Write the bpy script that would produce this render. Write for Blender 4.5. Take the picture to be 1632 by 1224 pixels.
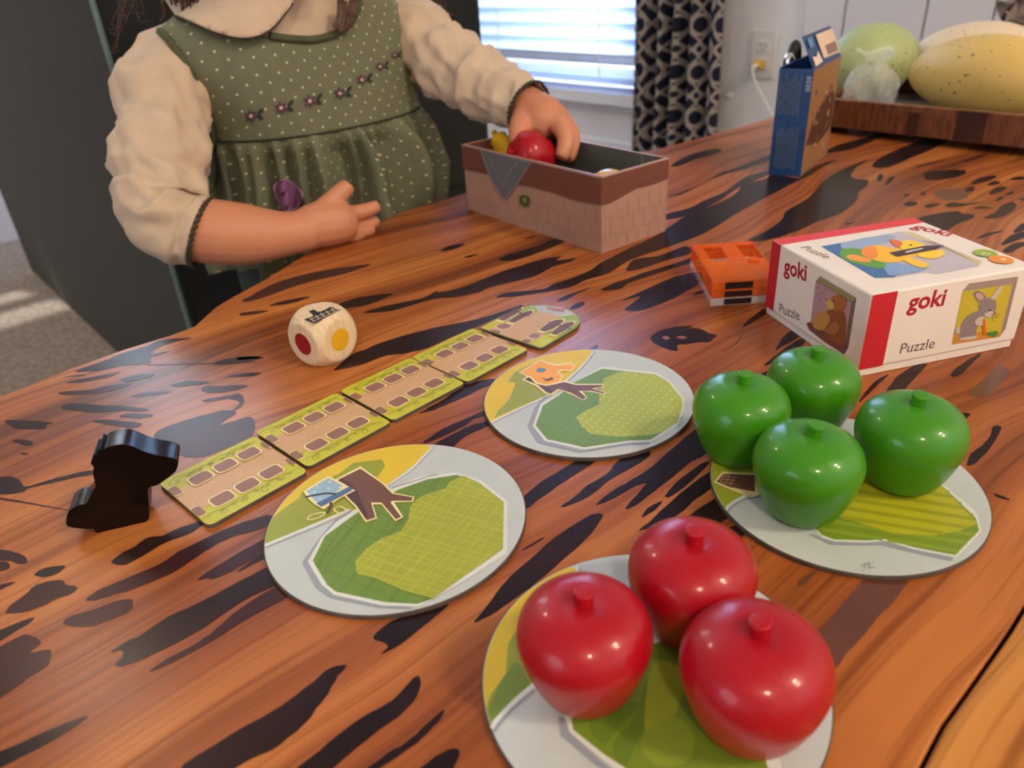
import bpy, bmesh, math, random
import numpy as np
from mathutils import Vector, Matrix, Quaternion
from mathutils.geometry import tessellate_polygon
from mathutils.bvhtree import BVHTree
random.seed(7)
for o in list(bpy.data.objects): bpy.data.objects.remove(o)
SC = bpy.context.scene
COL = SC.collection
PI = math.pi

# ------------------------------------------------------------------ camera
F, PITCH, ROLL = 1199.6, 0.51630, -0.068774      # focal length in pixels of a 1632 wide frame
TT = 0.46                                          # table top height
EYE = Vector((0, 0, TT + 0.2))
_fw = Vector((0, math.cos(PITCH), -math.sin(PITCH)))
_up = Vector((0, math.sin(PITCH), math.cos(PITCH)))
_rt = Vector((1, 0, 0))
_c, _s = math.cos(ROLL), math.sin(ROLL)
CX = _rt * _c + _up * _s
CY = _up * _c - _rt * _s
cam = bpy.data.cameras.new('camera')
cam.sensor_width = 36.0
cam.lens = F / 1632 * 36
cam.clip_start = 0.02
cam.dof.use_dof = True
cam.dof.focus_distance = 0.36
cam.dof.aperture_fstop = 12
camo = bpy.data.objects.new('camera', cam)
COL.objects.link(camo)
M = Matrix((CX, CY, -_fw)).transposed().to_4x4()
M.translation = EYE
camo.matrix_world = M
SC.camera = camo

SC.view_settings.view_transform = 'Standard'
SC.view_settings.look = 'None'
SC.view_settings.exposure = -0.15
SC.view_settings.gamma = 1.0
SC.view_settings.use_curve_mapping = False

# room axes: m runs along the table (azimuth 40 deg), q runs across it (azimuth 130 deg)
AX = Vector((math.cos(math.radians(40)), math.sin(math.radians(40)), 0))
AQ = Vector((-math.sin(math.radians(40)), math.cos(math.radians(40)), 0))
def RM(m, q, z=0.0): return AX * m + AQ * q + Vector((0, 0, z))
WALL_M = 1.90       # window wall
WALL_Q = 2.70       # wall behind the sofa
NEAR_M, NEAR_Q, CEIL = -3.3, -2.7, 2.5

# ------------------------------------------------------------------ world and daylight
W = bpy.data.worlds.new('world'); SC.world = W; W.use_nodes = True
wn = W.node_tree.nodes; wl = W.node_tree.links
wn.clear()
wo = wn.new('ShaderNodeOutputWorld'); wb = wn.new('ShaderNodeBackground')
sky = wn.new('ShaderNodeTexSky'); sky.sky_type = 'HOSEK_WILKIE'; sky.turbidity = 4; sky.sun_direction = (AX * -.11 + AQ * .37).to_tuple()[:2] + (.92,)
wl.new(sky.outputs[0], wb.inputs[0]); wb.inputs[1].default_value = 1.6
wl.new(wb.outputs[0], wo.inputs[0])

def area(name, loc, target, sx, sy, power, color):
    l = bpy.data.lights.new(name, 'AREA'); l.shape = 'RECTANGLE'; l.size = sx; l.size_y = sy
    l.energy = power; l.color = color
    o = bpy.data.objects.new(name, l); COL.objects.link(o)
    o.location = loc
    o.rotation_euler = (Vector(target) - Vector(loc)).to_track_quat('-Z', 'Z').to_euler()
    return o
DAY = (0.80, 0.90, 1.0)
area('daylight_blind_window', RM(WALL_M + 0.45, 1.05, 1.35), RM(WALL_M - 1, 1.05, 1.3), 1.8, 1.8, 430, DAY)
area('daylight_sofa_window', RM(0.90, WALL_Q + 0.30, 1.78), RM(0.90, WALL_Q - 1, 1.60), 1.0, 0.95, 34, DAY)
area('daylight_side_window', RM(0.9, NEAR_Q - 0.35, 1.55), RM(0.9, 0, 1.2), 1.4, 1.4, 12, DAY)

area('fill_behind_camera', RM(NEAR_M - .3, .2, 1.15), RM(0, .2, 1.0), 1.5, 2.0, 45, DAY)  # cool fill added behind the camera to brighten the window wall
sl = bpy.data.lights.new('sun', 'SUN'); sl.energy = 5.0; sl.angle = .02; sl.color = (1, .95, .88)
slo = bpy.data.objects.new('sun', sl); COL.objects.link(slo)
slo.rotation_euler = (AX * -.12 + AQ * .40 + Vector((0, 0, 1.0))).to_track_quat('Z', 'Y').to_euler()

# ------------------------------------------------------------------ helpers
def ray(px, py):
    x = (px - 816) / F; y = -(py - 612) / F
    return CX * x + CY * y + _fw
def PD(px, py, depth): return EYE + ray(px, py) * depth
def G(px, py, z=0.0):
    """point of the horizontal plane z above the table top"""
    d = ray(px, py); t = (TT + z - EYE.z) / d.z
    return EYE + d * t
def PL(px, py, p0, n):
    d = ray(px, py); t = (Vector(p0) - EYE).dot(n) / d.dot(n)
    return EYE + d * t
def pix(p):
    v = Vector(p) - EYE; z = v.dot(_fw)
    return (816 + F * v.dot(CX) / z, 612 - F * v.dot(CY) / z, z)
def crop(x0, y0, s):
    return lambda pts: [(x0 + x / s, y0 + y / s) for x, y in pts]

MATS = {}
def srgb(r, g, b):
    f = lambda c: ((c / 255 + .055) / 1.055) ** 2.4 if c > 10 else c / 255 / 12.92
    return (f(r), f(g), f(b), 1)
def mat(name, c1, c2=None, rough=.5, scale=20, metal=0, coat=0, coat_rough=.05, bump=0, bscale=None, trans=0, ior=1.45,
        spec=.5, stretch=None, sheen=0, sss=0):
    """principled material whose colour drifts between two tones along a noise field"""
    if name in MATS: return MATS[name]
    m = bpy.data.materials.new(name); m.use_nodes = True
    nt = m.node_tree; N = nt.nodes; L = nt.links
    b = N['Principled BSDF']
    c2 = c2 or tuple(min(1, v * .88) for v in c1[:3]) + (1,)
    tc = N.new('ShaderNodeTexCoord'); nz = N.new('ShaderNodeTexNoise'); nz.inputs['Scale'].default_value = scale
    nz.inputs['Detail'].default_value = 4
    src = tc.outputs['Object']
    if stretch:
        mp = N.new('ShaderNodeMapping'); mp.inputs['Scale'].default_value = stretch[:3]
        if len(stretch) > 3: mp.inputs['Rotation'].default_value = (0, 0, stretch[3])
        L.new(src, mp.inputs[0]); src = mp.outputs[0]
    L.new(src, nz.inputs['Vector'])
    mx = N.new('ShaderNodeMix'); mx.data_type = 'RGBA'
    mx.inputs[6].default_value = c1; mx.inputs[7].default_value = c2
    rp = N.new('ShaderNodeValToRGB'); rp.color_ramp.elements[0].position = .35; rp.color_ramp.elements[1].position = .65
    L.new(nz.outputs['Fac'], rp.inputs[0]); L.new(rp.outputs[0], mx.inputs[0]); L.new(mx.outputs[2], b.inputs['Base Color'])
    b.inputs['Roughness'].default_value = rough; b.inputs['Metallic'].default_value = metal
    b.inputs['Coat Weight'].default_value = coat; b.inputs['Coat Roughness'].default_value = coat_rough
    b.inputs['Transmission Weight'].default_value = trans; b.inputs['IOR'].default_value = ior
    b.inputs['Specular IOR Level'].default_value = spec
    if sheen:
        b.inputs['Sheen Weight'].default_value = sheen; b.inputs['Sheen Roughness'].default_value = .5
    if sss:
        b.inputs['Subsurface Weight'].default_value = sss; b.inputs['Subsurface Radius'].default_value = (1, .35, .2)
        b.inputs['Subsurface Scale'].default_value = .006
    if bump:
        n2 = N.new('ShaderNodeTexNoise'); n2.inputs['Scale'].default_value = bscale or scale * 4
        L.new(src, n2.inputs['Vector'])
        bp = N.new('ShaderNodeBump'); bp.inputs['Strength'].default_value = bump; bp.inputs['Distance'].default_value = .002
        L.new(n2.outputs['Fac'], bp.inputs['Height']); L.new(bp.outputs[0], b.inputs['Normal'])
    MATS[name] = m
    return m
def flat(r, g, b, rough=.45, coat=0.0):
    return mat('print_%d_%d_%d' % (r, g, b), srgb(r, g, b), tuple(v * .95 for v in srgb(r, g, b)[:3]) + (1,), rough, 60, coat=coat)

def obj(name, verts, faces, m, parent=None, smooth=False, mats=None, idx=None, origin=None):
    """one mesh object given in world coordinates; origin moves to the thing's base"""
    me = bpy.data.meshes.new(name)
    if parent is not None: org = wloc(parent)
    elif origin is not None: org = Vector(origin)
    else:
        a = np.array([tuple(v) for v in verts]); org = Vector(((a[:, 0].min() + a[:, 0].max()) / 2, (a[:, 1].min() + a[:, 1].max()) / 2, a[:, 2].min()))
    me.from_pydata([tuple(Vector(v) - org) for v in verts], [], faces)
    for mm in (mats or [m]): me.materials.append(mm)
    if idx: me.polygons.foreach_set('material_index', idx)
    if smooth: me.polygons.foreach_set('use_smooth', [True] * len(me.polygons))
    me.update()
    o = bpy.data.objects.new(name, me); COL.objects.link(o)
    if parent is not None: o.parent = parent
    else: o.location = org
    return o
def wloc(o):
    p = Vector((0, 0, 0))
    while o is not None: p += o.location; o = o.parent
    return p
def empty(name, loc, label, cat, group=None):
    o = bpy.data.objects.new(name, None); COL.objects.link(o); o.location = loc; o.empty_display_size = .02
    return tag(o, label, cat, group)
def tag(o, label, cat, group=None, kind=None):
    o['label'] = label; o['category'] = cat
    if group: o['group'] = group
    if kind: o['kind'] = kind
    return o
def struct(o, label=None):
    o['kind'] = 'structure'
    if label: o['label'] = label
    return o

def dens(pts, n=3, closed=True):
    """Catmull-Rom smoothing of a list of vectors"""
    out = []; N_ = len(pts)
    P = [Vector(p) for p in pts]
    rng = range(N_) if closed else range(N_ - 1)
    for i in rng:
        p1, p2 = P[i], P[(i + 1) % N_]
        p0 = P[(i - 1) % N_] if closed or i > 0 else p1 + (p1 - p2)
        p3 = P[(i + 2) % N_] if closed or i + 2 < N_ else p2 + (p2 - p1)
        for k in range(n):
            t = k / n
            out.append(.5 * ((2 * p1) + (p2 - p0) * t + (2 * p0 - 5 * p1 + 4 * p2 - p3) * t * t + (3 * p1 - p0 - 3 * p2 + p3) * t ** 3))
    if not closed: out.append(P[-1])
    return out
def lin(pts, n=6):
    out = []
    for i in range(len(pts)):
        a, b = Vector(pts[i]), Vector(pts[(i + 1) % len(pts)])
        out += [a.lerp(b, k / n) for k in range(n)]
    return out
def tess(pts): return [tuple(t) for t in tessellate_polygon([[Vector(p) for p in pts]])]

def box_mesh(p0, ex, ey, ez):
    """verts/faces of a box from corner p0 and three edge vectors"""
    p0 = Vector(p0); v = [p0 + ex * i + ey * j + ez * k for k in (0, 1) for j in (0, 1) for i in (0, 1)]
    f = [(0, 2, 3, 1), (4, 5, 7, 6), (0, 1, 5, 4), (2, 6, 7, 3), (0, 4, 6, 2), (1, 3, 7, 5)]
    if ex.cross(ey).dot(ez) < 0: f = [t[::-1] for t in f]
    return v, f
def add_bevel(o, w, seg=3):
    b = o.modifiers.new('bevel', 'BEVEL'); b.width = w; b.segments = seg; b.limit_method = 'ANGLE'
    for p in o.data.polygons: p.use_smooth = True
    try: o.data.set_sharp_from_angle(angle=math.radians(40))
    except Exception: pass
    return o
def bx(name, p0, ex, ey, ez, m, parent=None, bev=0.0, seg=2):
    v, f = box_mesh(p0, ex, ey, ez)
    o = obj(name, v, f, m, parent)
    if bev: add_bevel(o, bev, seg)
    return o
def join_boxes(name, boxes, m, parent=None, bev=0.0):
    V = []; Fc = []
    for b in boxes:
        v, f = box_mesh(*b); k = len(V); V += v; Fc += [tuple(i + k for i in t) for t in f]
    o = obj(name, V, Fc, m, parent)
    if bev: add_bevel(o, bev)
    return o
def slab(pts_top, thick, down=Vector((0, 0, -1))):
    """extruded polygon: top outline and thickness"""
    n = len(pts_top); T = [Vector(p) for p in pts_top]; B = [p + down * thick for p in T]
    f = [t for t in tess(T)]
    # orient the top
    a, b, c = (T[i] for i in f[0])
    if (b - a).cross(c - a).dot(-down) < 0: f = [t[::-1] for t in f]
    fb = [tuple(i + n for i in t[::-1]) for t in f]
    area2 = sum(T[i].cross(T[(i + 1) % n]).dot(-down) for i in range(n))
    fs = [((i + 1) % n, i, i + n, (i + 1) % n + n) if area2 < 0 else (i, (i + 1) % n, (i + 1) % n + n, i + n) for i in range(n)]
    fs = [t[::-1] for t in fs]
    return T + B, f + fb + fs
def tube_mesh(path, radii, seg=10, closed=False, cap=True, flatten=None, wob=None):
    """swept tube along 3-D points; wob(i, a) multiplies the radius"""
    P = [Vector(p) for p in path]; n = len(P); V = []; Fc = []
    if not hasattr(radii, '__len__'): radii = [radii] * n
    t0 = (P[1] - P[0]).normalized()
    ref = Vector((0, 0, 1)) if abs(t0.z) < .9 else Vector((1, 0, 0))
    nrm = t0.cross(ref).normalized()
    for i in range(n):
        if closed: t = (P[(i + 1) % n] - P[i - 1]).normalized()
        else: t = (P[min(i + 1, n - 1)] - P[max(i - 1, 0)]).normalized()
        nrm = (nrm - t * nrm.dot(t)).normalized(); bn = t.cross(nrm)
        for k in range(seg):
            a = 2 * PI * k / seg
            r = radii[i] * (wob(i / (n - 1), a) if wob else 1)
            V.append(P[i] + (nrm * math.cos(a) + bn * math.sin(a) * (flatten or 1)) * r)
    for i in range(n if closed else n - 1):
        for k in range(seg):
            a = i * seg + k; b = i * seg + (k + 1) % seg; c = ((i + 1) % n) * seg + (k + 1) % seg; d = ((i + 1) % n) * seg + k
            Fc.append((a, b, c, d))
    if cap and not closed:
        V.append(P[0]); V.append(P[-1]); c0, c1 = len(V) - 2, len(V) - 1
        for k in range(seg):
            Fc.append((c0, (k + 1) % seg, k)); Fc.append((c1, (n - 1) * seg + k, (n - 1) * seg + (k + 1) % seg))
    return V, Fc
def tube(name, path, radii, m, parent=None, seg=10, smooth=True, n=4, closed=False, **kw):
    k = len(path)
    if n > 1:
        if hasattr(radii, '__len__'):
            rr = dens([(r, 0, 0) for r in radii], n, closed); radii = [max(.0002, v.x) for v in rr]
        path = dens(path, n, closed)
    v, f = tube_mesh(path, radii, seg, closed, **kw)
    return obj(name, v, f, m, parent, smooth)
def lathe(profile, seg=48):
    V = []; Fc = []
    for r, z in profile:
        for k in range(seg):
            a = 2 * PI * k / seg; V.append(Vector((r * math.cos(a), r * math.sin(a), z)))
    for i in range(len(profile) - 1):
        for k in range(seg):
            a = i * seg + k; b = i * seg + (k + 1) % seg
            Fc.append((a, b, b + seg, a + seg))
    n = len(profile)
    Fc.append(tuple(range(seg))[::-1]); Fc.append(tuple((n - 1) * seg + k for k in range(seg)))
    return V, Fc

class Art:
    """flat print on a plane: polygons given in photograph pixels are carried back onto that plane, one very thin layer over the other"""
    def __init__(s, p0, n): s.p0 = Vector(p0); s.n = Vector(n).normalized(); s.L = []; s.k = 0; s.clip = None
    def P(s, px, py): return PL(px, py, s.p0, s.n)
    def poly3(s, pts, m):
        if s.clip: pts = [s.clip(Vector(p)) for p in pts]
        s.k += 1; s.L.append(([Vector(p) + s.n * (s.k * 3e-5) for p in pts], m)); return s
    def poly(s, pts, m, smooth=0, den=0):
        p = [s.P(*q) for q in pts]
        if smooth: p = dens(p, smooth)
        if den: p = lin(p, den)
        return s.poly3(p, m)
    def line(s, pts, w, m, smooth=0, closed=False):
        p = [s.P(*q) for q in pts]
        return s.line3(p, w, m, smooth, closed)
    def line3(s, p, w, m, smooth=0, closed=False):
        if smooth: p = dens(p, smooth, closed)
        if s.clip: p = [s.clip(Vector(q)) for q in p]
        s.k += 1; off = s.n * (s.k * 3e-5); L, R = [], []; n = len(p)
        for i in range(n):
            t = (p[(i + 1) % n] - p[i - 1]) if closed else (p[min(i + 1, n - 1)] - p[max(i - 1, 0)])
            if t.length < 1e-9: t = Vector((1, 0, 0))
            sd = s.n.cross(t.normalized()) * (w / 2)
            L.append(p[i] + sd + off); R.append(p[i] - sd + off)
        for i in range(n if closed else n - 1):
            j = (i + 1) % n
            s.L.append(([R[i], R[j], L[j], L[i]], m))
        return s
    def many(s, polys, m):
        s.k += 1
        for p in polys: s.L.append(([Vector(q) + s.n * (s.k * 3e-5) for q in p], m))
        return s
    def dot3(s, c, r, m, n=12, ry=None, ang=0):
        e1 = s.n.cross(Vector((0, 0, 1)) if abs(s.n.z) < .9 else Vector((1, 0, 0))).normalized(); e2 = s.n.cross(e1)
        ca, sa = math.cos(ang), math.sin(ang); ry = ry or r
        return [c + (e1 * (r * math.cos(a) * ca - ry * math.sin(a) * sa) + e2 * (r * math.cos(a) * sa + ry * math.sin(a) * ca)) for a in [2 * PI * i / n for i in range(n)]]
    def text(s, txt, a, b, m, bold=0.0, shear=0.0, hscale=1.0):
        """text whose baseline runs from pixel a to pixel b"""
        A, B = s.P(*a), s.P(*b)
        cu = bpy.data.curves.new('txt', 'FONT'); cu.body = txt; cu.size = 1; cu.offset = bold; cu.resolution_u = 3; cu.shear = shear
        to = bpy.data.objects.new('txt', cu); COL.objects.link(to)
        me = bpy.data.meshes.new_from_object(to.evaluated_get(bpy.context.evaluated_depsgraph_get()))
        bpy.data.objects.remove(to)
        xs = [v.co.x for v in me.vertices]; x0, x1 = min(xs), max(xs)
        e = (B - A); w = e.length; e.normalize(); u = s.n.cross(e).normalized(); sc = w / (x1 - x0)
        s.k += 1; off = s.n * (s.k * 3e-5)
        V = [A + e * ((v.co.x - x0) * sc) + u * (v.co.y * sc * hscale) + off for v in me.vertices]
        for p in me.polygons: s.L.append(([V[i] for i in p.vertices], m))
        bpy.data.meshes.remove(me); return s
    def build(s, name, parent):
        V = []; Fc = []; ms = []; idx = []
        for pts, m in s.L:
            if m not in ms: ms.append(m)
            k = len(V); V += pts
            tr = [(0, 1, 2)] if len(pts) == 3 else ([(0, 1, 2, 3)] if len(pts) == 4 else tess(pts))
            for t in tr:
                a, b, c = (pts[i] for i in t[:3])
                if (b - a).cross(c - a).dot(s.n) < 0: t = t[::-1]
                Fc.append(tuple(i + k for i in t)); idx.append(ms.index(m))
        return obj(name, V, Fc, ms[0], parent, mats=ms, idx=idx)
def inside(pt, poly):
    x, y = pt; c = False; n = len(poly)
    for i in range(n):
        x1, y1 = poly[i]; x2, y2 = poly[i - 1]
        if (y1 > y) != (y2 > y) and x < (x2 - x1) * (y - y1) / (y2 - y1) + x1: c = not c
    return c
def hatch(poly, ang, step, w, jit=0.0):
    """clip parallel lines to a pixel polygon -> list of thin pixel quads"""
    c, s = math.cos(ang), math.sin(ang)
    q = [(x * c + y * s, -x * s + y * c) for x, y in poly]
    y0, y1 = min(p[1] for p in q), max(p[1] for p in q); out = []; y = y0 + step * .5
    while y < y1:
        yy = y + random.uniform(-jit, jit) * step; xs = []
        for i in range(len(q)):
            (ax, ay), (bx_, by) = q[i - 1], q[i]
            if (ay > yy) != (by > yy): xs.append(ax + (yy - ay) / (by - ay) * (bx_ - ax))
        xs.sort()
        for a, b in zip(xs[::2], xs[1::2]):
            out.append([(u * c - v * s, u * s + v * c) for u, v in ((a, yy - w / 2), (b, yy - w / 2), (b, yy + w / 2), (a, yy + w / 2))])
        y += step
    return out
# ------------------------------------------------------------------ the room
Z = Vector((0, 0, 1))
M_wall = mat('wall_paint', srgb(234, 232, 232), srgb(228, 226, 228), .7, 3, bump=.08, bscale=120)
M_panel = mat('panel_paint', srgb(222, 219, 222), srgb(216, 213, 217), .6, 3)
M_trim = mat('trim_paint', srgb(240, 240, 242), srgb(235, 235, 237), .45, 5)
M_ceil = mat('ceiling_paint', srgb(225, 222, 216), None, .8, 5)
M_carpet = mat('carpet', srgb(176, 160, 144), srgb(132, 117, 104), .95, 90, bump=1.0, bscale=420, sheen=.3)
M_white = mat('white_plastic', srgb(225, 222, 220), srgb(218, 215, 212), .35, 10)

def wall(name, org, eu, length, height, out, thick, hole=None, m=M_wall):
    """vertical wall from org along eu, thickness towards out, with one rectangular opening (u0, u1, z0, z1)"""
    if hole:
        u0, u1, z0, z1 = hole
        parts = [(0, u0, 0, height), (u1, length, 0, height), (u0, u1, 0, z0), (u0, u1, z1, height)]
    else: parts = [(0, length, 0, height)]
    return struct(join_boxes(name, [(org + eu * a + Z * c, eu * (b - a), out * thick, Z * (d - c)) for a, b, c, d in parts], m))

LM, LQ = WALL_M - NEAR_M, WALL_Q - NEAR_Q
struct(bx('floor', RM(NEAR_M, NEAR_Q, -.08), AX * LM, AQ * LQ, Z * .08, M_carpet), 'beige carpet on the floor')
struct(bx('ceiling', RM(NEAR_M - .12, NEAR_Q - .12, CEIL), AX * (LM + .24), AQ * (LQ + .24), Z * .1, M_ceil))

def wq(px, py):
    p = PL(px, py, RM(WALL_M, 0, 0), AX); return p.dot(AQ), p.z
q_r, _ = wq(1037, 20)
_, z_b = wq(980, 133)
W1 = (q_r, q_r + 1.25, z_b - .01, 2.05)            # q0, q1, z0, z1 of the visible window
# window wall runs from low q (right) to high q (left)
wall('wall_back', RM(WALL_M, NEAR_Q), AQ, LQ, CEIL, AX, .12, (W1[0] - NEAR_Q, W1[1] - NEAR_Q, W1[2], W1[3]))
W2 = (.42, 1.38, 1.30, 2.2)
W5 = (-.68, .10, 1.30, 2.2)  # unseen opening added so the sun clears the sofa and reaches the carpet
_w = [(NEAR_M, W5[0], 0, CEIL), (W5[0], W5[1], 0, W5[2]), (W5[0], W5[1], W5[3], CEIL), (W5[1], W2[0], 0, CEIL), (W2[0], W2[1], 0, W2[2]), (W2[0], W2[1], W2[3], CEIL), (W2[1], WALL_M, 0, CEIL)]
struct(join_boxes('wall_left', [(RM(a, WALL_Q, c), AX * (b - a), AQ * .12, Z * (d - c)) for a, b, c, d in _w], M_wall))
W3 = (.2, 1.6, .9, 2.2)
wall('wall_right', RM(NEAR_M, NEAR_Q), AX, LM, CEIL, -AQ, .12, (W3[0] - NEAR_M, W3[1] - NEAR_M, W3[2], W3[3]))
W4 = (-.6, 1.0, .05, 2.1)  # unseen opening added to let the frontal fill in
wall('wall_front', RM(NEAR_M, NEAR_Q), AQ, LQ, CEIL, -AX, .12, (W4[0] - NEAR_Q, W4[1] - NEAR_Q, W4[2], W4[3]))
struct(bx('baseboard_left', RM(NEAR_M, WALL_Q), AX * LM, -AQ * .014, Z * .12, M_trim))
qb = wq(1282, 60)[0]
struct(bx('baseboard_back', RM(WALL_M, qb), AQ * (WALL_Q - qb), -AX * .014, Z * .12, M_trim))

# glass that lets light through and mirrors a little
gm = bpy.data.materials.new('window_glass'); gm.use_nodes = True
_n = gm.node_tree.nodes; _l = gm.node_tree.links; _n.clear()
_o = _n.new('ShaderNodeOutputMaterial'); _t = _n.new('ShaderNodeBsdfTransparent'); _g = _n.new('ShaderNodeBsdfGlossy'); _g.inputs['Roughness'].default_value = .02
_f = _n.new('ShaderNodeFresnel'); _f.inputs[0].default_value = 1.3
_x = _n.new('ShaderNodeMixShader'); _t.inputs[0].default_value = (.96, .98, 1, 1)
_x.inputs[0].default_value = .06; _n.remove(_f); _l.new(_t.outputs[0], _x.inputs[1]); _l.new(_g.outputs[0], _x.inputs[2]); _l.new(_x.outputs[0], _o.inputs[0])

def window(name, org, eu, out, w, h, label):
    """frame with a meeting rail and two panes, set into the wall opening"""
    e = bpy.data.objects.new(name, None); COL.objects.link(e); e.location = org; struct(e, label)
    t = .045; d = out * .05; o = org + out * .05
    join_boxes('window_frame', [(o, eu * w, d, Z * t), (o + Z * (h - t), eu * w, d, Z * t), (o + Z * t, eu * t, d, Z * (h - 2 * t)),
                                (o + eu * (w - t) + Z * t, eu * t, d, Z * (h - 2 * t)), (o + eu * t + Z * (h / 2 - t / 2), eu * (w - 2 * t), d, Z * t)], M_trim, e)
    for k in (0, 1):
        z0 = t + k * (h / 2 - t / 2)
        bx('pane', o + eu * t + Z * z0 + out * .022, eu * (w - 2 * t), out * .004, Z * (h / 2 - 1.5 * t), gm, e)
    return e
window('window_1', RM(WALL_M, W1[0], W1[2]), AQ, AX, W1[1] - W1[0], W1[3] - W1[2], 'window behind the white blind')
window('window_2', RM(W2[0], WALL_Q, W2[2]), AX, AQ, W2[1] - W2[0], W2[3] - W2[2], 'window above the green sofa')
window('window_sun', RM(W5[0], WALL_Q, W5[2]), AX, AQ, W5[1] - W5[0], W5[3] - W5[2], 'unseen second window added behind the sofa to let sun onto the carpet')
window('window_3', RM(W3[0], NEAR_Q, W3[2]), AX, -AQ, W3[1] - W3[0], W3[3] - W3[2], 'side window')
window('window_fill', RM(NEAR_M, W4[0], W4[2]), AQ, -AX, W4[1] - W4[0], W4[3] - W4[2], 'tall window added behind the camera for fill light')
# casing and apron of the visible window
struct(join_boxes('trim_1', [(RM(WALL_M, W1[0] - .005, W1[2] - .05), AQ * (W1[1] - W1[0] + .01), -AX * .03, Z * .035),
                             (RM(WALL_M, W1[0] - .005, wq(980, 172)[1] - .008), AQ * (W1[1] - W1[0] + .01), -AX * .008, Z * .014),
                             (RM(WALL_M, W1[0] - .05, W1[2] - .02), AQ * .05, -AX * .012, Z * 1.3)], M_trim), 'white casing and apron around the window')
# vertical boards on the right half of the window wall
edges = [wq(x, 40)[0] for x in (1282, 1347, 1475, 1583)]
while edges[-1] > edges[0] - 1.6: edges.append(edges[-1] - .2)
wb_ = bpy.data.objects['wall_back']
for a, b in zip(edges, edges[1:]):
    if a - b < .012: continue
    bx('panel_board', RM(WALL_M, b + .0025), AQ * (a - b - .005), -AX * .012, Z * (CEIL - .01), M_panel, wb_, .002)

# blind
M_slat = bpy.data.materials.new('blind_slat'); M_slat.use_nodes = True
_n = M_slat.node_tree.nodes; _l = M_slat.node_tree.links
_b = _n['Principled BSDF']; _b.inputs['Base Color'].default_value = srgb(235, 238, 245); _b.inputs['Roughness'].default_value = .4
_tr = _n.new('ShaderNodeBsdfTranslucent'); _x = _n.new('ShaderNodeMixShader'); _x.inputs[0].default_value = .68
_nz = _n.new('ShaderNodeTexNoise'); _nz.inputs['Scale'].default_value = 9
_mx = _n.new('ShaderNodeMix'); _mx.data_type = 'RGBA'; _mx.inputs[6].default_value = (.80, .88, 1, 1); _mx.inputs[7].default_value = (.72, .82, .98, 1)
_l.new(_nz.outputs[0], _mx.inputs[0]); _l.new(_mx.outputs[2], _tr.inputs[0])
_l.new(_b.outputs[0], _x.inputs[1]); _l.new(_tr.outputs[0], _x.inputs[2]); _l.new(_x.outputs[0], _n['Material Output'].inputs[0])
bl = empty('window_blind', RM(WALL_M - .02, (W1[0] + W1[1]) / 2, W1[2]), 'white slatted blind lowered over the window', 'blind')
wlen = W1[1] - W1[0] - .02; zz = W1[2] + .012
bx('bottom_rail', RM(WALL_M + .012, W1[0] + .01, zz), AQ * wlen, -AX * .05, Z * .016, M_slat, bl, .003)
tilt = math.radians(62)
sd = (-AX * math.cos(tilt) + Z * math.sin(tilt)); sn = sd.cross(AQ).normalized()
zz += .022; first = None; k = 0
while zz < W1[3] - .06:
    tl = math.radians(12) if k < 3 else tilt
    sdv = (-AX * math.cos(tl) + Z * math.sin(tl))
    c = RM(WALL_M - .013, W1[0] + .01, zz + (.024 * math.sin(tl)))
    bx('slat', c - sdv * .025, AQ * wlen, sdv * .05, sdv.cross(AQ).normalized() * .003, M_slat, bl)
    zz += .010 if k < 2 else .043
    k += 1
bx('head_rail', RM(WALL_M + .03, W1[0] + .01, W1[3] - .05), AQ * wlen, -AX * .07, Z * .05, M_trim, bl)
for f in (.12, .5, .88):
    bx('ladder_cord', RM(WALL_M - .042, W1[0] + .01 + wlen * f, W1[2] + .02), AQ * .006, -AX * .001, Z * (W1[3] - W1[2] - .07), M_trim, bl)

# curtain: navy with a taupe trellis, hung in folds
M_cur = bpy.data.materials.new('trellis_cloth'); M_cur.use_nodes = True
_n = M_cur.node_tree.nodes; _l = M_cur.node_tree.links; _b = _n['Principled BSDF']; _b.inputs['Roughness'].default_value = .85
def mth(nt, op, a, b=None, c=None):
    n = nt.nodes.new('ShaderNodeMath'); n.operation = op
    for i, v in enumerate((a, b, c)):
        if v is None: continue
        if isinstance(v, (int, float)): n.inputs[i].default_value = v
        else: nt.links.new(v, n.inputs[i])
    return n.outputs[0]
nt = M_cur.node_tree
uvn = nt.nodes.new('ShaderNodeUVMap'); sp = nt.nodes.new('ShaderNodeSeparateXYZ'); nt.links.new(uvn.outputs[0], sp.inputs[0])
U, V_ = sp.outputs[0], sp.outputs[1]
def cell(s, off=0.0): return mth(nt, 'SUBTRACT', mth(nt, 'FRACT', mth(nt, 'ADD', s, off)), .5)
def ring(offu, offv, r, w):
    a, b = cell(U, offu), cell(V_, offv)
    d = mth(nt, 'SQRT', mth(nt, 'ADD', mth(nt, 'MULTIPLY', a, a), mth(nt, 'MULTIPLY', b, b)))
    return mth(nt, 'LESS_THAN', mth(nt, 'ABSOLUTE', mth(nt, 'SUBTRACT', d, r)), w)
def diag(sgn, off, w):
    s = mth(nt, 'ADD', U, V_) if sgn > 0 else mth(nt, 'SUBTRACT', U, V_)
    return mth(nt, 'LESS_THAN', mth(nt, 'ABSOLUTE', cell(s, off)), w)
pat = ring(0, 0, .2, .036)
for t in (ring(.5, .5, .2, .036), diag(1, .16, .036), diag(1, .84, .036), diag(-1, .16, .036), diag(-1, .84, .036), ring(.5, 0, .1, .024), ring(0, .5, .1, .024)):
    pat = mth(nt, 'MAXIMUM', pat, t)
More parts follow.
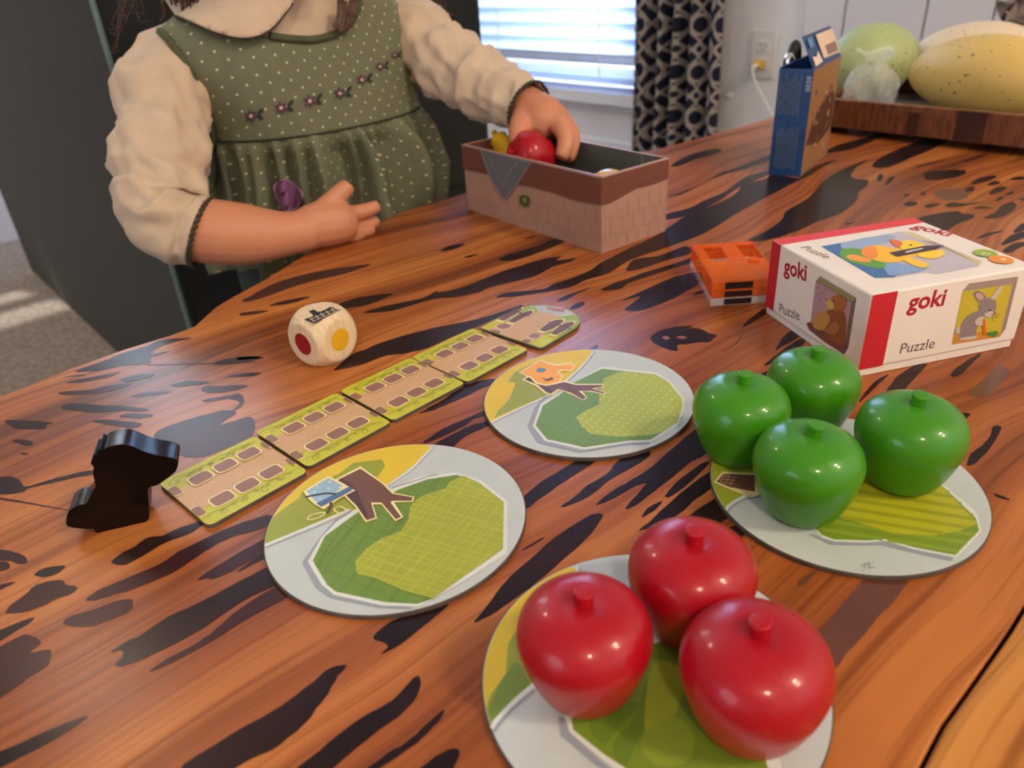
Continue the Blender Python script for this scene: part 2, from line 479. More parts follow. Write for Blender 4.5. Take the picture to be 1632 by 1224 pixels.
_mx = _n.new('ShaderNodeMix'); _mx.data_type = 'RGBA'; _mx.inputs[6].default_value = srgb(16, 21, 44); _mx.inputs[7].default_value = srgb(172, 162, 154)
_l.new(pat, _mx.inputs[0]); _l.new(_mx.outputs[2], _b.inputs['Base Color'])
_tr = _n.new('ShaderNodeBsdfTranslucent'); _x = _n.new('ShaderNodeMixShader'); _x.inputs[0].default_value = .18
_l.new(_mx.outputs[2], _tr.inputs[0]); _l.new(_b.outputs[0], _x.inputs[1]); _l.new(_tr.outputs[0], _x.inputs[2]); _l.new(_x.outputs[0], _n['Material Output'].inputs[0])
cq0, cq1 = wq(1172, 100)[0], wq(1026, 100)[0]
V = []; Fc = []; UV = []; nu, nv = 90, 30
for j in range(nv + 1):
    z = .04 + (2.18 - .04) * j / nv
    for i in range(nu + 1):
        u = i / nu; ph = u * 5.0 * 2 * PI
        d = .055 + .028 * math.sin(ph) + .008 * math.sin(2.3 * ph + z * 2)
        V.append(RM(WALL_M - d, cq0 + (cq1 - cq0) * u + .006 * math.sin(z * 3 + u * 4), z)); UV.append((u * 4.6, z / .118))
for j in range(nv):
    for i in range(nu): a = j * (nu + 1) + i; Fc.append((a, a + 1, a + nu + 2, a + nu + 1))
cu = empty('curtain', RM(WALL_M - .055, (cq0 + cq1) / 2, .02), 'navy curtain panel with a taupe trellis print beside the blind', 'curtain')
co = obj('cloth', V, Fc, M_cur, cu, True)
ul = co.data.uv_layers.new(name='UVMap')
for lp in co.data.loops: ul.data[lp.index].uv = UV[lp.vertex_index]
co.modifiers.new('thickness', 'SOLIDIFY').thickness = .002
M_rod = mat('dark_metal', srgb(40, 38, 38), None, .4, 20, metal=1)
tube('rod', [RM(WALL_M - .055, cq0 - .08, 2.2), RM(WALL_M - .055, W1[1] + .2, 2.2)], .01, M_rod, cu, n=1)
for qd in (cq0 - .05, W1[1] + .15):
    bx('rod_bracket', RM(WALL_M - .062, qd, 2.19), AQ * .012, AX * .062, Z * .02, M_rod, cu)
# small white tie-back hook
p = PL(1163, 151, RM(WALL_M, 0, 0), AX)
kn = empty('tieback_hook', p, 'tiny white tie-back knob at the right edge of the curtain', 'hook')
v, f = lathe([(.003, 0), (.003, .007), (.006, .009), (.0065, .012), (.004, .015)], 16)
q_ = (-AX).to_track_quat('Z', 'Y')
obj('knob', [p + q_ @ x for x in v], f, M_white, kn, True)
obj('base_plate', [p + q_ @ (Vector((x.x * 1.5, x.y * 1.5, x.z * .15))) for x in v], f, M_white, kn, True)

# wall outlet with a yellow plug and a white cable
oc = PL(1218, 87, RM(WALL_M, 0, 0), AX)
ol = empty('wall_outlet', oc, 'white double wall outlet beside the curtain', 'outlet')
bx('cover_plate', oc - AQ * .037 - Z * .058, AQ * .074, -AX * .007, Z * .116, M_white, ol, .003)
M_slot = mat('slot_dark', srgb(70, 66, 64), None, .6, 20)
for s in (.021, -.021):
    c = oc + Z * s - AX * .007
    bx('socket', c - AQ * .017 - Z * .014, AQ * .034, -AX * .003, Z * .028, M_white, ol, .003)
    for dq, hh in ((.007, .009), (-.007, .007)):
        bx('slot', c + AQ * (dq - .0012) - AX * .003 + Z * (-.001), AQ * .0024, -AX * .0006, Z * hh, M_slot, ol)
    bx('slot', c - AQ * .002 - AX * .003 - Z * .009, AQ * .004, -AX * .0006, Z * .004, M_slot, ol)
pc = PL(1213, 102, RM(WALL_M - .012, 0, 0), AX)
pg = empty('charger_plug', pc, 'yellow plug in the lower socket with a white cable hanging down', 'plug')
M_yel = mat('yellow_plastic', srgb(222, 178, 30), srgb(205, 160, 20), .4, 20)
bx('plug_body', pc - AQ * .014 - Z * .010, AQ * .027, -AX * .024, Z * .020, M_yel, pg, .005, 3)
pts = [PL(x, y, RM(WALL_M - d, 0, 0), AX) for x, y, d in ((1207, 104, .036), (1200, 108, .05), (1200, 120, .05), (1208, 140, .05), (1220, 163, .045), (1236, 186, .04))]
for z in (.30, .12, .01): pts.append(Vector((pts[-1].x, pts[-1].y, z)) - AQ * .02)
tube('cable', pts, [.0055, .005, .003] + [.0028] * 6, M_white, pg, seg=8)

# ceiling lamps over the kitchen side: warm
M_lampglass = bpy.data.materials.new('lamp_glass'); M_lampglass.use_nodes = True
_b = M_lampglass.node_tree.nodes['Principled BSDF']; _b.inputs['Base Color'].default_value = (1, .9, .75, 1)
_b.inputs['Emission Color'].default_value = (1, .78, .54, 1); _b.inputs['Emission Strength'].default_value = 6
def ceiling_lamp(x, y, power, label, size=.26):
    e = empty('ceiling_lamp', Vector((x, y, CEIL)), label, 'lamp', 'warm ceiling lamps')
    v, f = lathe([(.11, -.02), (.12, 0)], 32)
    obj('canopy', [Vector((x, y, CEIL)) + p for p in v], f, M_trim, e, True)
    v, f = lathe([(.02, -.075), (.06, -.07), (.09, -.05), (.1, -.022)], 32)
    obj('glass_bowl', [Vector((x, y, CEIL)) + p for p in v], f, M_lampglass, e, True)
    l = bpy.data.lights.new('lamp_light', 'AREA'); l.shape = 'DISK'; l.size = size; l.energy = power; l.color = (1, .80, .58)
    o = bpy.data.objects.new('lamp_light', l); COL.objects.link(o); o.parent = e; o.location = (0, 0, -.085)
ceiling_lamp(1.62, -.72, 33, 'ceiling lamp over the right side of the room, nearer the table')
ceiling_lamp(2.05, -1.05, 26, 'ceiling lamp over the right side of the room, farther from the table')
ceiling_lamp(.15, -1.75, 36, 'ceiling lamp behind the table')
ceiling_lamp(-1.5, 1.8, 9, 'ceiling lamp above the wall behind the sofa')

# ------------------------------------------------------------------ the table
def wood(name, ang, light=(200, 126, 62), mid=(160, 89, 39), dark=(104, 53, 25), sx=1.6, sy=34, red=.35, rough=.26):
    m = bpy.data.materials.new(name); m.use_nodes = True; nt = m.node_tree; N = nt.nodes; L = nt.links; b = N['Principled BSDF']
    tc = N.new('ShaderNodeTexCoord'); mp = N.new('ShaderNodeMapping'); mp.inputs['Rotation'].default_value = (0, 0, -ang)
    L.new(tc.outputs['Object'], mp.inputs[0])
    wp = N.new('ShaderNodeTexNoise'); wp.inputs['Scale'].default_value = 3.2; wp.inputs['Detail'].default_value = 2
    L.new(mp.outputs[0], wp.inputs['Vector'])
    vs = N.new('ShaderNodeVectorMath'); vs.operation = 'SCALE'; vs.inputs[3].default_value = .11
    sb = N.new('ShaderNodeVectorMath'); sb.operation = 'SUBTRACT'; sb.inputs[1].default_value = (.5, .5, .5)
    L.new(wp.outputs['Color'], sb.inputs[0]); L.new(sb.outputs[0], vs.inputs[0])
    ad = N.new('ShaderNodeVectorMath'); L.new(mp.outputs[0], ad.inputs[0]); L.new(vs.outputs[0], ad.inputs[1])
    def stretched(scale, det):
        m2 = N.new('ShaderNodeMapping'); m2.inputs['Scale'].default_value = scale; L.new(ad.outputs[0], m2.inputs[0])
        n = N.new('ShaderNodeTexNoise'); n.inputs['Scale'].default_value = 1; n.inputs['Detail'].default_value = det; L.new(m2.outputs[0], n.inputs['Vector']); return n.outputs['Fac']
    a = stretched((sx, sy, 1), 5)
    r = N.new('ShaderNodeValToRGB'); e = r.color_ramp.elements
    e[0].position = .3; e[0].color = srgb(*dark); e[1].position = .7; e[1].color = srgb(*light)
    x = e.new(.48); x.color = srgb(*mid)
    L.new(a, r.inputs[0])
    bN = stretched((5, 300, 1), 3)
    r2 = N.new('ShaderNodeValToRGB'); r2.color_ramp.elements[0].position = .36; r2.color_ramp.elements[1].position = .52
    r2.color_ramp.elements[0].color = (.5, .42, .36, 1); r2.color_ramp.elements[1].color = (1, 1, 1, 1)
    L.new(bN, r2.inputs[0])
    mul = N.new('ShaderNodeMix'); mul.data_type = 'RGBA'; mul.blend_type = 'MULTIPLY'; mul.inputs[0].default_value = .8
    L.new(r.outputs[0], mul.inputs[6]); L.new(r2.outputs[0], mul.inputs[7])
    big = stretched((2.2, 5, 1), 2)
    r3 = N.new('ShaderNodeValToRGB'); r3.color_ramp.elements[0].position = .42; r3.color_ramp.elements[1].position = .62
    L.new(big, r3.inputs[0])
    sc = mth(nt, 'MULTIPLY', r3.outputs[0], red)
    mx = N.new('ShaderNodeMix'); mx.data_type = 'RGBA'; mx.inputs[7].default_value = srgb(138, 70, 40)
    L.new(sc, mx.inputs[0]); L.new(mul.outputs[2], mx.inputs[6]); L.new(mx.outputs[2], b.inputs['Base Color'])
    b.inputs['Roughness'].default_value = rough; b.inputs['Specular IOR Level'].default_value = .22; b.inputs['Coat Weight'].default_value = .0; b.inputs['Coat Roughness'].default_value = .1
    bp = N.new('ShaderNodeBump'); bp.inputs['Strength'].default_value = .12; bp.inputs['Distance'].default_value = .001
    L.new(bN, bp.inputs['Height']); L.new(bp.outputs[0], b.inputs['Normal'])
    return m
A40 = math.radians(40)
M_wood = wood('table_wood', A40)
M_wood2 = wood('table_wood_pale', math.radians(41), (206, 144, 74), (180, 114, 52), (136, 80, 36), red=.1)
tb = empty('coffee_table', RM(.15, .0, 0), 'live-edge wooden coffee table with dark resin-filled streaks', 'table')

left_edge = [(0, 632), (100, 592), (200, 556), (270, 535), (310, 520), (323, 508), (343, 490), (364, 477), (423, 445), (483.5, 407.6), (549, 377), (604.6, 354), (640, 338), (740, 308), (890, 274), (1041.7, 239), (1147, 212), (1230, 187)]
L_ = [G(*p) for p in left_edge]
seam = [G(x, y) for x, y in crop(1180, 900, 3.611)([(1630, 255), (1560, 370), (1470, 500), (1300, 740), (1170, 920), (1040, 1170)])]
sdir = (seam[-1] - seam[0]).normalized()
far = [RM(1.06, .50), RM(1.13, .38), RM(1.15, .2), RM(1.16, .02)]
near_l = [RM(-.82, .30), RM(-.84, .42), RM(-.55, .50), RM(-.3, .505)]
top_z = Vector((0, 0, TT))
fl = lambda p: Vector((p.x, p.y, TT))
s_far = seam[0] - sdir * ((1.17 - seam[0].dot(AX)) / -sdir.dot(AX)) * -1
s_far = fl(seam[0] + sdir * ((1.17 - seam[0].dot(AX)) / sdir.dot(AX)))
s_near = fl(seam[-1] + sdir * ((-.83 - seam[-1].dot(AX)) / sdir.dot(AX)))
sm = [fl(p) for p in seam]
gap = AQ * .0006
outA = [fl(p) for p in near_l[1:]] + L_ + [fl(p) for p in far[:3]] + [s_far + gap] + [p + gap for p in sm] + [s_near + gap]
outB = [s_near - gap] + [p - gap for p in reversed(sm)] + [s_far - gap] + [fl(RM(1.14, -.3)), fl(RM(1.05, -.43)), fl(RM(.7, -.46)), fl(RM(.1, -.44)), fl(RM(-.5, -.47)), fl(RM(-.83, -.45))]
v, f = slab(outA, .052)
tA = obj('tabletop_plank', v, f, M_wood, tb)
v, f = slab(outB, .052)
tB = obj('tabletop_plank', v, f, M_wood2, tb)
for t in (tA, tB): add_bevel(t, .0007, 2)
M_leg = mat('table_leg_wood', srgb(92, 52, 30), srgb(70, 38, 22), .5, 30)
for m_, q_s in ((.85, .28), (.85, -.3), (-.6, .3), (-.6, -.3)):
    bx('leg', RM(m_ - .04, q_s - .04, 0), AX * .08, AQ * .08, Z * (TT - .052), M_leg, tb, .004)

# dark resin-filled streaks, each traced where it lies on the table top
K = dict(K0=crop(0, 240, 2.915), K1=crop(0, 560, 4.08), K2=crop(0, 850, 4.08), K3=crop(300, 924, 3.264), K4=crop(400, 300, 4.08), K5=crop(700, 360, 4.08),
         K6=crop(1000, 180, 4.08), K7=crop(1232, 180, 4.08), K8=crop(800, 680, 4.08), K9=crop(1300, 560, 4.916), KA=crop(1180, 900, 3.611),
         KB=crop(600, 560, 5.44), KC=crop(960, 440, 5.44), KD=crop(0, 900, 3.022))
INL = '''K0:350,1025 450,990 560,945 640,920 690,905 750,880 870,870 880,875 800,893 740,915 700,945 790,930 740,950 700,962 690,990 570,1000 480,1020 400,1028
K1:430,205 520,180 640,160 780,135 700,170 600,190 500,205
K1:425,165 550,150 540,158 440,168
K1:780,185 860,160 960,148 1005,155 930,180 830,198
K1:375,275 430,260 600,250 720,220 860,210 760,250 620,275 450,285
K1:850,290 960,265 1130,262 1000,285 900,293
K1:1120,215 1210,195 1350,195 1340,210 1230,225 1140,228
K1:1310,245 1340,225 1420,228 1600,218 1580,240 1440,270 1330,265
K1:1310,320 1360,308 1500,285 1560,275 1590,310 1570,360 1500,390 1560,335 1480,310 1360,330
K1:400,372 430,345 520,338 640,350 800,355 960,375 940,390 800,388 620,398 520,390
K1:775,420 850,405 980,410 985,425 900,435 830,430
K1:600,455 700,445 800,455 910,465 920,480 870,500 780,490 680,475
K1:35,455 60,445 200,450 300,460 345,468 300,480 290,500 200,508 110,500 60,480
K1:80,580 160,575 210,590 205,610 160,612
K1:130,660 185,665 175,672 140,670
K1:-40,830 50,815 110,825 145,860 170,880 300,845 420,810 600,775 600,800 450,830 300,865 190,890 150,915 60,930 -40,920
K1:1000,550 1060,500 1200,450 1450,385 1540,400 1480,440 1430,480 1520,455 1640,430 1640,550 1400,660 1300,690 1180,680 1060,600
K1:980,85 1300,78 1632,70 1632,76 1300,84 980,92
K1:1400,70 1480,50 1632,35 1720,40 1632,65 1500,85 1400,88
K1:1470,165 1540,150 1632,140 1700,145 1632,160 1560,168
K1:-40,945 200,985 440,1030 440,1034 200,995 -40,958
K2:725,190 790,130 880,85 960,30 1060,15 1180,-40 1330,-80 1330,-62 1250,-5 1130,40 1060,70 960,130 880,175 800,210
K2:555,435 640,370 760,320 900,260 1060,190 1160,120 1300,50 1450,-20 1640,-90 1760,-120 1760,-60 1640,-10 1500,30 1380,90 1230,190 1100,270 900,350 740,400 620,435
K2:1280,305 1400,220 1640,80 1780,20 1780,100 1640,175 1500,250 1390,300 1340,295
K2:1540,250 1640,180 1720,130 1720,165 1640,205 1580,240
K2:415,575 460,540 600,500 760,440 850,430 865,460 860,490 800,530 680,575 580,610 440,600
K2:40,520 70,470 160,400 240,335 340,310 410,310 430,335 500,350 480,385 370,430 260,480 150,515
K2:225,265 300,225 415,210 405,240 330,280 260,285
K2:-60,100 100,125 160,150 180,190 130,200 60,180 -60,170
K2:-60,205 40,185 65,215 40,240 -60,255
K2:-60,660 120,580 220,545 200,580 100,640 -60,730
K2:-40,350 60,320 100,320 40,350 -40,390
K2:-60,800 130,670 190,660 260,700 255,730 195,780 330,760 310,860 200,930 90,1010 -60,1090
K2:720,770 830,700 920,660 1100,540 1280,460 1450,370 1640,270 1830,190 1860,300 1640,410 1520,480 1420,550 1250,660 1080,750 900,830 800,865 745,855 790,810 800,760
K2:970,900 1080,820 1200,760 1330,680 1440,590 1560,490 1774,358 1900,330 1900,400 1640,540 1500,630 1350,720 1200,800 1080,860
KD:-60,930 100,860 250,790 430,725 300,820 100,930 -60,1000
K3:-60,1000 120,870 300,760 450,680 560,600 650,530 740,460 825,445 780,500 730,590 640,710 560,790 440,885 330,930 200,1000 0,1080
K3:520,1030 680,890 830,770 950,690 1060,630 1120,570 1190,500 1212,545 1180,620 1120,690 1000,780 880,870 680,1030
K3:880,1020 1040,900 1130,850 1220,770 1330,675 1300,740 1210,830 1120,900 930,1020
K3:1150,1040 1290,920 1370,880 1410,890 1390,960 1340,1040
K3:965,300 1020,240 1100,200 1350,120 1290,190 1200,260 1100,340 1000,390 1040,350 1000,320
K8:-100,1170 0,1040 80,950 200,850 320,740 450,650 580,575 655,570 630,630 540,740 430,840 330,930 220,1020 100,1110 0,1180 -120,1250 -180,1270
K8:120,480 240,370 340,310 450,240 600,170 600,230 480,310 360,390 260,460 150,540
K8:380,525 480,450 560,380 680,310 760,220 930,150 960,190 860,260 700,350 600,430 500,490
K8:610,510 700,430 800,370 950,280 1080,170 1250,20 1360,-60 1420,80 1320,180 1230,230 1120,320 1020,400 900,490 800,540 870,450 940,370 870,390 760,450 680,490
K8:1060,455 1110,390 1200,310 1300,240 1350,230 1300,290 1210,370 1110,450
K8:910,585 950,530 1040,485 1000,540 930,585
K8:890,680 960,620 1030,550 1130,460 1230,380 1340,300 1420,260 1420,360 1350,410 1240,490 1140,580 1030,640
K8:1160,630 1230,570 1350,490 1460,440 1500,560 1400,650 1380,690 1250,680
K8:1440,690 1490,650 1600,640 1560,720 1530,750
K8:130,800 270,720 250,745 160,795
K4:-60,735 0,700 150,620 350,560 560,520 770,495 750,510 600,560 420,600 250,650 100,705 0,735
K4:120,765 200,735 380,705 340,725 230,755
K4:-60,810 110,795 60,815 -60,830
K4:560,760 700,710 920,685 870,715 750,760 620,780 570,780
K4:730,812 850,770 1000,740 1130,710 1200,670|K5:0,430 100,415 230,370 400,300 560,250 700,210 800,200 760,225 890,210 850,235 740,265 640,320 500,360 330,400 270,430 250,435 100,465|K4:1200,720 1050,760 900,800
K4:540,1180 660,1080 740,1050 860,1000 1100,930 1280,890 1480,850 1640,800 1760,760 1760,790 1640,830 1500,890 1420,925 1300,970 1150,1040 1000,1075 880,1090 740,1140 600,1175
K4:1230,410 1290,375 1390,360 1330,395
K4:1385,450 1430,435 1480,432 1430,448
K4:-80,1095 55,1095 30,1110 -80,1118
K4:-60,1205 60,1200 30,1218 -60,1222
K5:385,220 470,180 640,130 760,80 860,60 790,115 620,185 480,225
K5:160,205 240,185 200,205
K5:545,85 630,60 590,80
K5:370,465 430,435 540,425 680,410 740,380 860,340 980,290 1050,240 1150,190|K6:0,885 200,790 300,720 420,650 560,600 700,530 760,460 900,430 940,400 1120,430 1090,450 900,550 700,660 560,750 460,800 300,860 150,910 0,965|K5:1100,310 960,350 850,400 700,430 540,455 440,465
K5:1050,420 1140,370|K6:0,1080 130,1030 300,980 420,940 470,930 410,975 300,1010 150,1060 0,1110|K5:1180,410
K6:0,1000 50,950 200,930 360,870 410,880 400,920 250,960 100,1010 0,1030
KC:165,215 300,150 500,60 620,10 780,-30 860,-30 860,50 700,150 560,220 360,295 200,300 240,250 330,180 260,195
K5:760,490 830,450 990,400 900,440 820,485
K5:840,545 890,505 940,495 940,515 890,540
K5:960,815 1030,775 1010,830
KC:420,545 440,510 500,475 640,440 790,435 700,460 580,490 640,475 780,452 870,465 920,495 990,515 960,545 920,575 840,575 740,590 650,600 655,640 620,650 540,625 460,590
KC:1225,425 1280,370 1390,290 1440,290 1420,330 1350,375 1260,430 1222,450 1200,540 1140,600 1035,660 1140,595 1195,535 1215,470
KC:1500,640 1560,540 1640,470 1700,460 1700,530 1560,610
KC:1405,775 1460,720 1640,590 1740,540 1740,600 1540,710 1450,765
KC:1300,890 1430,820 1480,810 1410,900
KC:780,160 850,125 900,135 830,160
K6:280,345 330,310 430,265 560,235 610,240 580,262 450,300 340,345
K6:460,470 560,420 600,390 740,345 920,275 980,265 920,310 760,365 600,410
K6:230,695 260,655 400,620 520,560 640,510 760,420 920,375 960,380 800,450 700,500 600,570 480,630 350,680
K6:265,545 340,520 450,480 350,530
K6:780,835 900,770 1010,690 1030,640 1180,550 1290,430 1420,360 1560,305 1500,345 1455,400 1480,430 1560,435 1560,470 1500,520 1490,570 1390,650 1230,710 1100,770 940,820
K6:1240,275 1330,225 1450,185 1640,140 1680,140 1640,160 1480,230 1330,260
K6:1415,720 1500,705 1440,725
K6:1100,440 1200,360 1290,320 1370,305 1290,340 1200,400
K7:650,330 720,280 850,220 1000,165 1100,140 1150,170 1050,230 900,290 760,350 660,355
K7:980,410 1000,385 1100,375 1240,372 1250,395 1200,415 1090,435 1000,435
K7:675,440 690,400 715,405 705,440
K7:725,470 760,420 790,418 750,465
K7:1285,455 1350,420 1450,408 1420,435 1320,462
K7:1390,470 1430,445 1480,450 1440,470
K7:1250,500 1280,480 1310,485 1300,510 1260,512
K7:1405,525 1440,490 1500,480 1520,490 1470,520 1420,530
K7:1510,530 1550,512 1565,520 1530,535
K7:1445,570 1480,545 1500,550 1465,572
K7:850,535 880,528 885,540 860,545
K7:955,530 985,510 985,535
K7:850,595 880,578 930,580 930,600 880,608
K7:985,605 1020,590 1090,595 1010,618
K7:1120,600 1160,582 1260,590 1350,578 1300,595 1200,610 1140,612
K7:1300,620 1360,608 1440,625 1380,622
K7:1370,680 1440,650 1490,600 1550,580 1582,595 1570,630 1500,670 1430,688
K7:940,690 1060,655 1200,640 1230,655 1305,660 1290,690 1200,720 1120,770 1040,740
K7:1540,435 1580,415 1640,415 1700,420 1600,435
K7:1595,560 1640,550 1680,560 1640,572
K7:1210,325 1300,290 1400,265 1300,305
K7:920,350 1020,325 1130,305 1000,340
K7:1500,325 1640,290 1700,285 1600,305
K7:1480,860 1540,800 1640,770 1700,780 1640,810 1560,840
K7:1490,900 1560,850 1640,840 1700,840 1600,880 1540,910
K7:1560,780 1600,730 1640,715 1700,720 1640,760
K7:1320,820 1380,785 1500,765 1400,800
K9:1195,345 1260,260 1340,200 1400,130 1430,105 1480,120 1520,165 1460,240 1400,300 1340,345
K9:1185,890 1220,800 1300,740 1370,660 1390,590 1450,590 1440,640 1370,760 1290,840 1230,890
K9:1065,200 1080,150 1160,90 1240,40 1300,20 1220,100 1140,180
K9:1125,485 1210,490 1160,535
K9:550,330 590,260 650,190 760,120 870,100 800,190 740,250 680,310
K9:340,400 390,320 460,240 540,190 570,190 460,290 400,350
K9:1395,1115 1510,1155 1500,1165 1420,1140
KA:415,430 500,340 600,220 690,110 800,0 980,-20 970,60 960,110 880,220 800,290 740,370 680,440 610,510 540,600 460,560
KA:330,100 380,60 440,40 350,125
KB:370,540 450,490 560,430 700,340 760,290 900,255 1000,240 1060,260 900,330 780,390 640,450 500,510
KB:400,800 500,720 620,650 760,590 920,520 1000,490 1000,540 850,590 740,660 600,730 500,770
KB:460,860 560,770 700,700 800,650 940,610 1010,590 1010,630 850,700 740,760 600,880'''
M_res = mat('dark_resin', srgb(46, 28, 28), srgb(30, 20, 21), .24, 14, spec=.16, coat_rough=.1)
M_res2 = mat('plum_resin', srgb(66, 36, 38), srgb(44, 26, 28), .24, 14, spec=.16, coat_rough=.1)
M_res3 = mat('brown_heartwood', srgb(104, 58, 38), srgb(84, 46, 32), .3, 14, coat=.4, coat_rough=.12)
for i, ln in enumerate(INL.split('\n')):
    pts = []
    for seg_ in ln.split('|'):
        k, r = seg_.split(':'); pts += K[k]([tuple(float(c) for c in q.split(',')) for q in r.split()])
    P = dens([G(*p) for p in pts], 3)
    P = [p + Vector((random.gauss(0, 1), random.gauss(0, 1), 0)) * .00012 + Z * .00012 for p in P]
    tr = tess(P)
    a, b, c = (P[j] for j in tr[0])
    tr = [t if (P[t[1]] - P[t[0]]).cross(P[t[2]] - P[t[0]]).z > 0 else t[::-1] for t in tr]
    key = ln[:2]
    mm = M_res2 if key in ('K1', 'K2') and i % 3 else (M_res3 if key in ('KA',) or ln.startswith('K9:1195') else M_res)
    obj('resin_streak', P, tr, mm, tA)
M_knot = mat('knot_wood', srgb(150, 84, 50), srgb(120, 64, 40), .35, 60)
for pts in ([(520, 535), (550, 522), (585, 540), (555, 555)], [(640, 532), (690, 520), (735, 535), (690, 548)]):
    P = dens([G(*p) + Z * .0002 for p in K['KC'](pts)], 3); tr = tess(P)
    obj('knot', P, [t if (P[t[1]] - P[t[0]]).cross(P[t[2]] - P[t[0]]).z > 0 else t[::-1] for t in tr], M_knot, tA)
P = dens([G(*p) + Z * .0001 for p in K['K7']([(1040, 525), (1100, 498), (1220, 490), (1280, 510), (1240, 560), (1120, 565)])], 3); tr = tess(P)
obj('knot', P, [t if (P[t[1]] - P[t[0]]).cross(P[t[2]] - P[t[0]]).z > 0 else t[::-1] for t in tr], M_res3, tA)
# ------------------------------------------------------------------ sofa
M_sofa = mat('dark_green_velvet', srgb(14, 20, 18), srgb(10, 15, 13), .75, 6, bump=.15, bscale=300, sheen=.08)
M_pipe = mat('sofa_piping', srgb(110, 128, 130), srgb(96, 114, 116), .5, 20)
KC_ = Vector((-.4405, .9669, 0)); SW = .571; SLEN = 1.29; SH = .79
so = empty('sofa', KC_ + AX * (SW / 2) + AQ * (SLEN / 2), 'dark green upholstered sofa behind the child', 'sofa')
def sofa_box(name, m0, m1, q0, q1, z0, z1, bev=.03):
    return bx(name, KC_ + AX * m0 + AQ * q0 + Z * z0, AX * (m1 - m0), AQ * (q1 - q0), Z * (z1 - z0), M_sofa, so, bev, 4)
sofa_box('back', 0, .17, 0.0, SLEN, .0, SH, .012)
sofa_box('arm', .172, SW, 0, .2, .02, .775, .02)
sofa_box('arm', .172, SW, SLEN - .2, SLEN, .02, .775, .02)
sofa_box('base', .172, SW - .01, .202, SLEN - .202, .03, .28, .015)
sofa_box('seat_cushion', .175, SW, .205, SLEN / 2 - .003, .283, .43, .03)
sofa_box('seat_cushion', .175, SW, SLEN / 2 + .003, SLEN - .205, .283, .43, .03)
sofa_box('arm_panel', .19, SW - .02, -.012, .0, .33, .76, .008)
tube('piping', [KC_ - AX * .003 - AQ * .003 + Z * z for z in (.01, .3, .6, SH - .015)], .0035, M_pipe, so, seg=8)

# ------------------------------------------------------------------ round tree boards
M_edge = mat('greyboard_edge', srgb(92, 80, 72), srgb(74, 64, 58), .8, 80)
R_B = .0535; TH = .0021
c_pale = flat(190, 198, 196); c_white = flat(216, 220, 214); c_shadow = flat(150, 156, 168); c_yel = flat(222, 192, 40); c_yel2 = flat(226, 204, 60)
c_hill = flat(150, 160, 44); c_dk = flat(108, 140, 44); c_lt = flat(160, 168, 46); c_line = flat(186, 190, 60); c_dline = flat(88, 122, 42)
c_trunk = flat(112, 74, 62); c_trunk2 = flat(80, 52, 46); c_cream = flat(240, 224, 160); c_orange = flat(242, 168, 56); c_blue = flat(120, 164, 192); c_dblue = flat(74, 110, 148)
c_ink = flat(40, 50, 76); c_dkB = flat(110, 146, 68); c_ltB = flat(168, 182, 66); c_dotB = flat(206, 212, 96); c_dotD = flat(92, 128, 60); c_stripe = flat(132, 142, 30)
def board(center, label, art_fn, name='tree_board'):
    c = center
    e = empty(name, c, label, 'game board', 'round fruit tree boards')
    v, f = lathe([(R_B - .0006, 0), (R_B, .0003), (R_B, TH - .0003), (R_B - .0005, TH)], 96)
    ms = [M_edge, c_pale]
    n_ = 96; idx = [0] * (len(f) - 2) + [0, 1]
    obj('disc', [c + p for p in v], f, M_edge, e, mats=ms, idx=idx)
    a = Art(c + Z * TH, Z)
    def clip(p):
        d = p - (c + Z * p.z - Z * c.z); d.z = 0
        if d.length > R_B - .0007: d = d * ((R_B - .0007) / d.length)
        return Vector((c.x + d.x, c.y + d.y, p.z))
    a.clip = clip
    art_fn(a)
    a.build('printed_artwork', e)
    return e
H_ = .2
ctr = lambda x, y: Vector((x * H_, y * H_, TT))
cA, cB, cC, cD = ctr(-.2559, 1.2220), ctr(.1907, 1.6488), ctr(.6697, 1.2299), ctr(.1870, .7997)
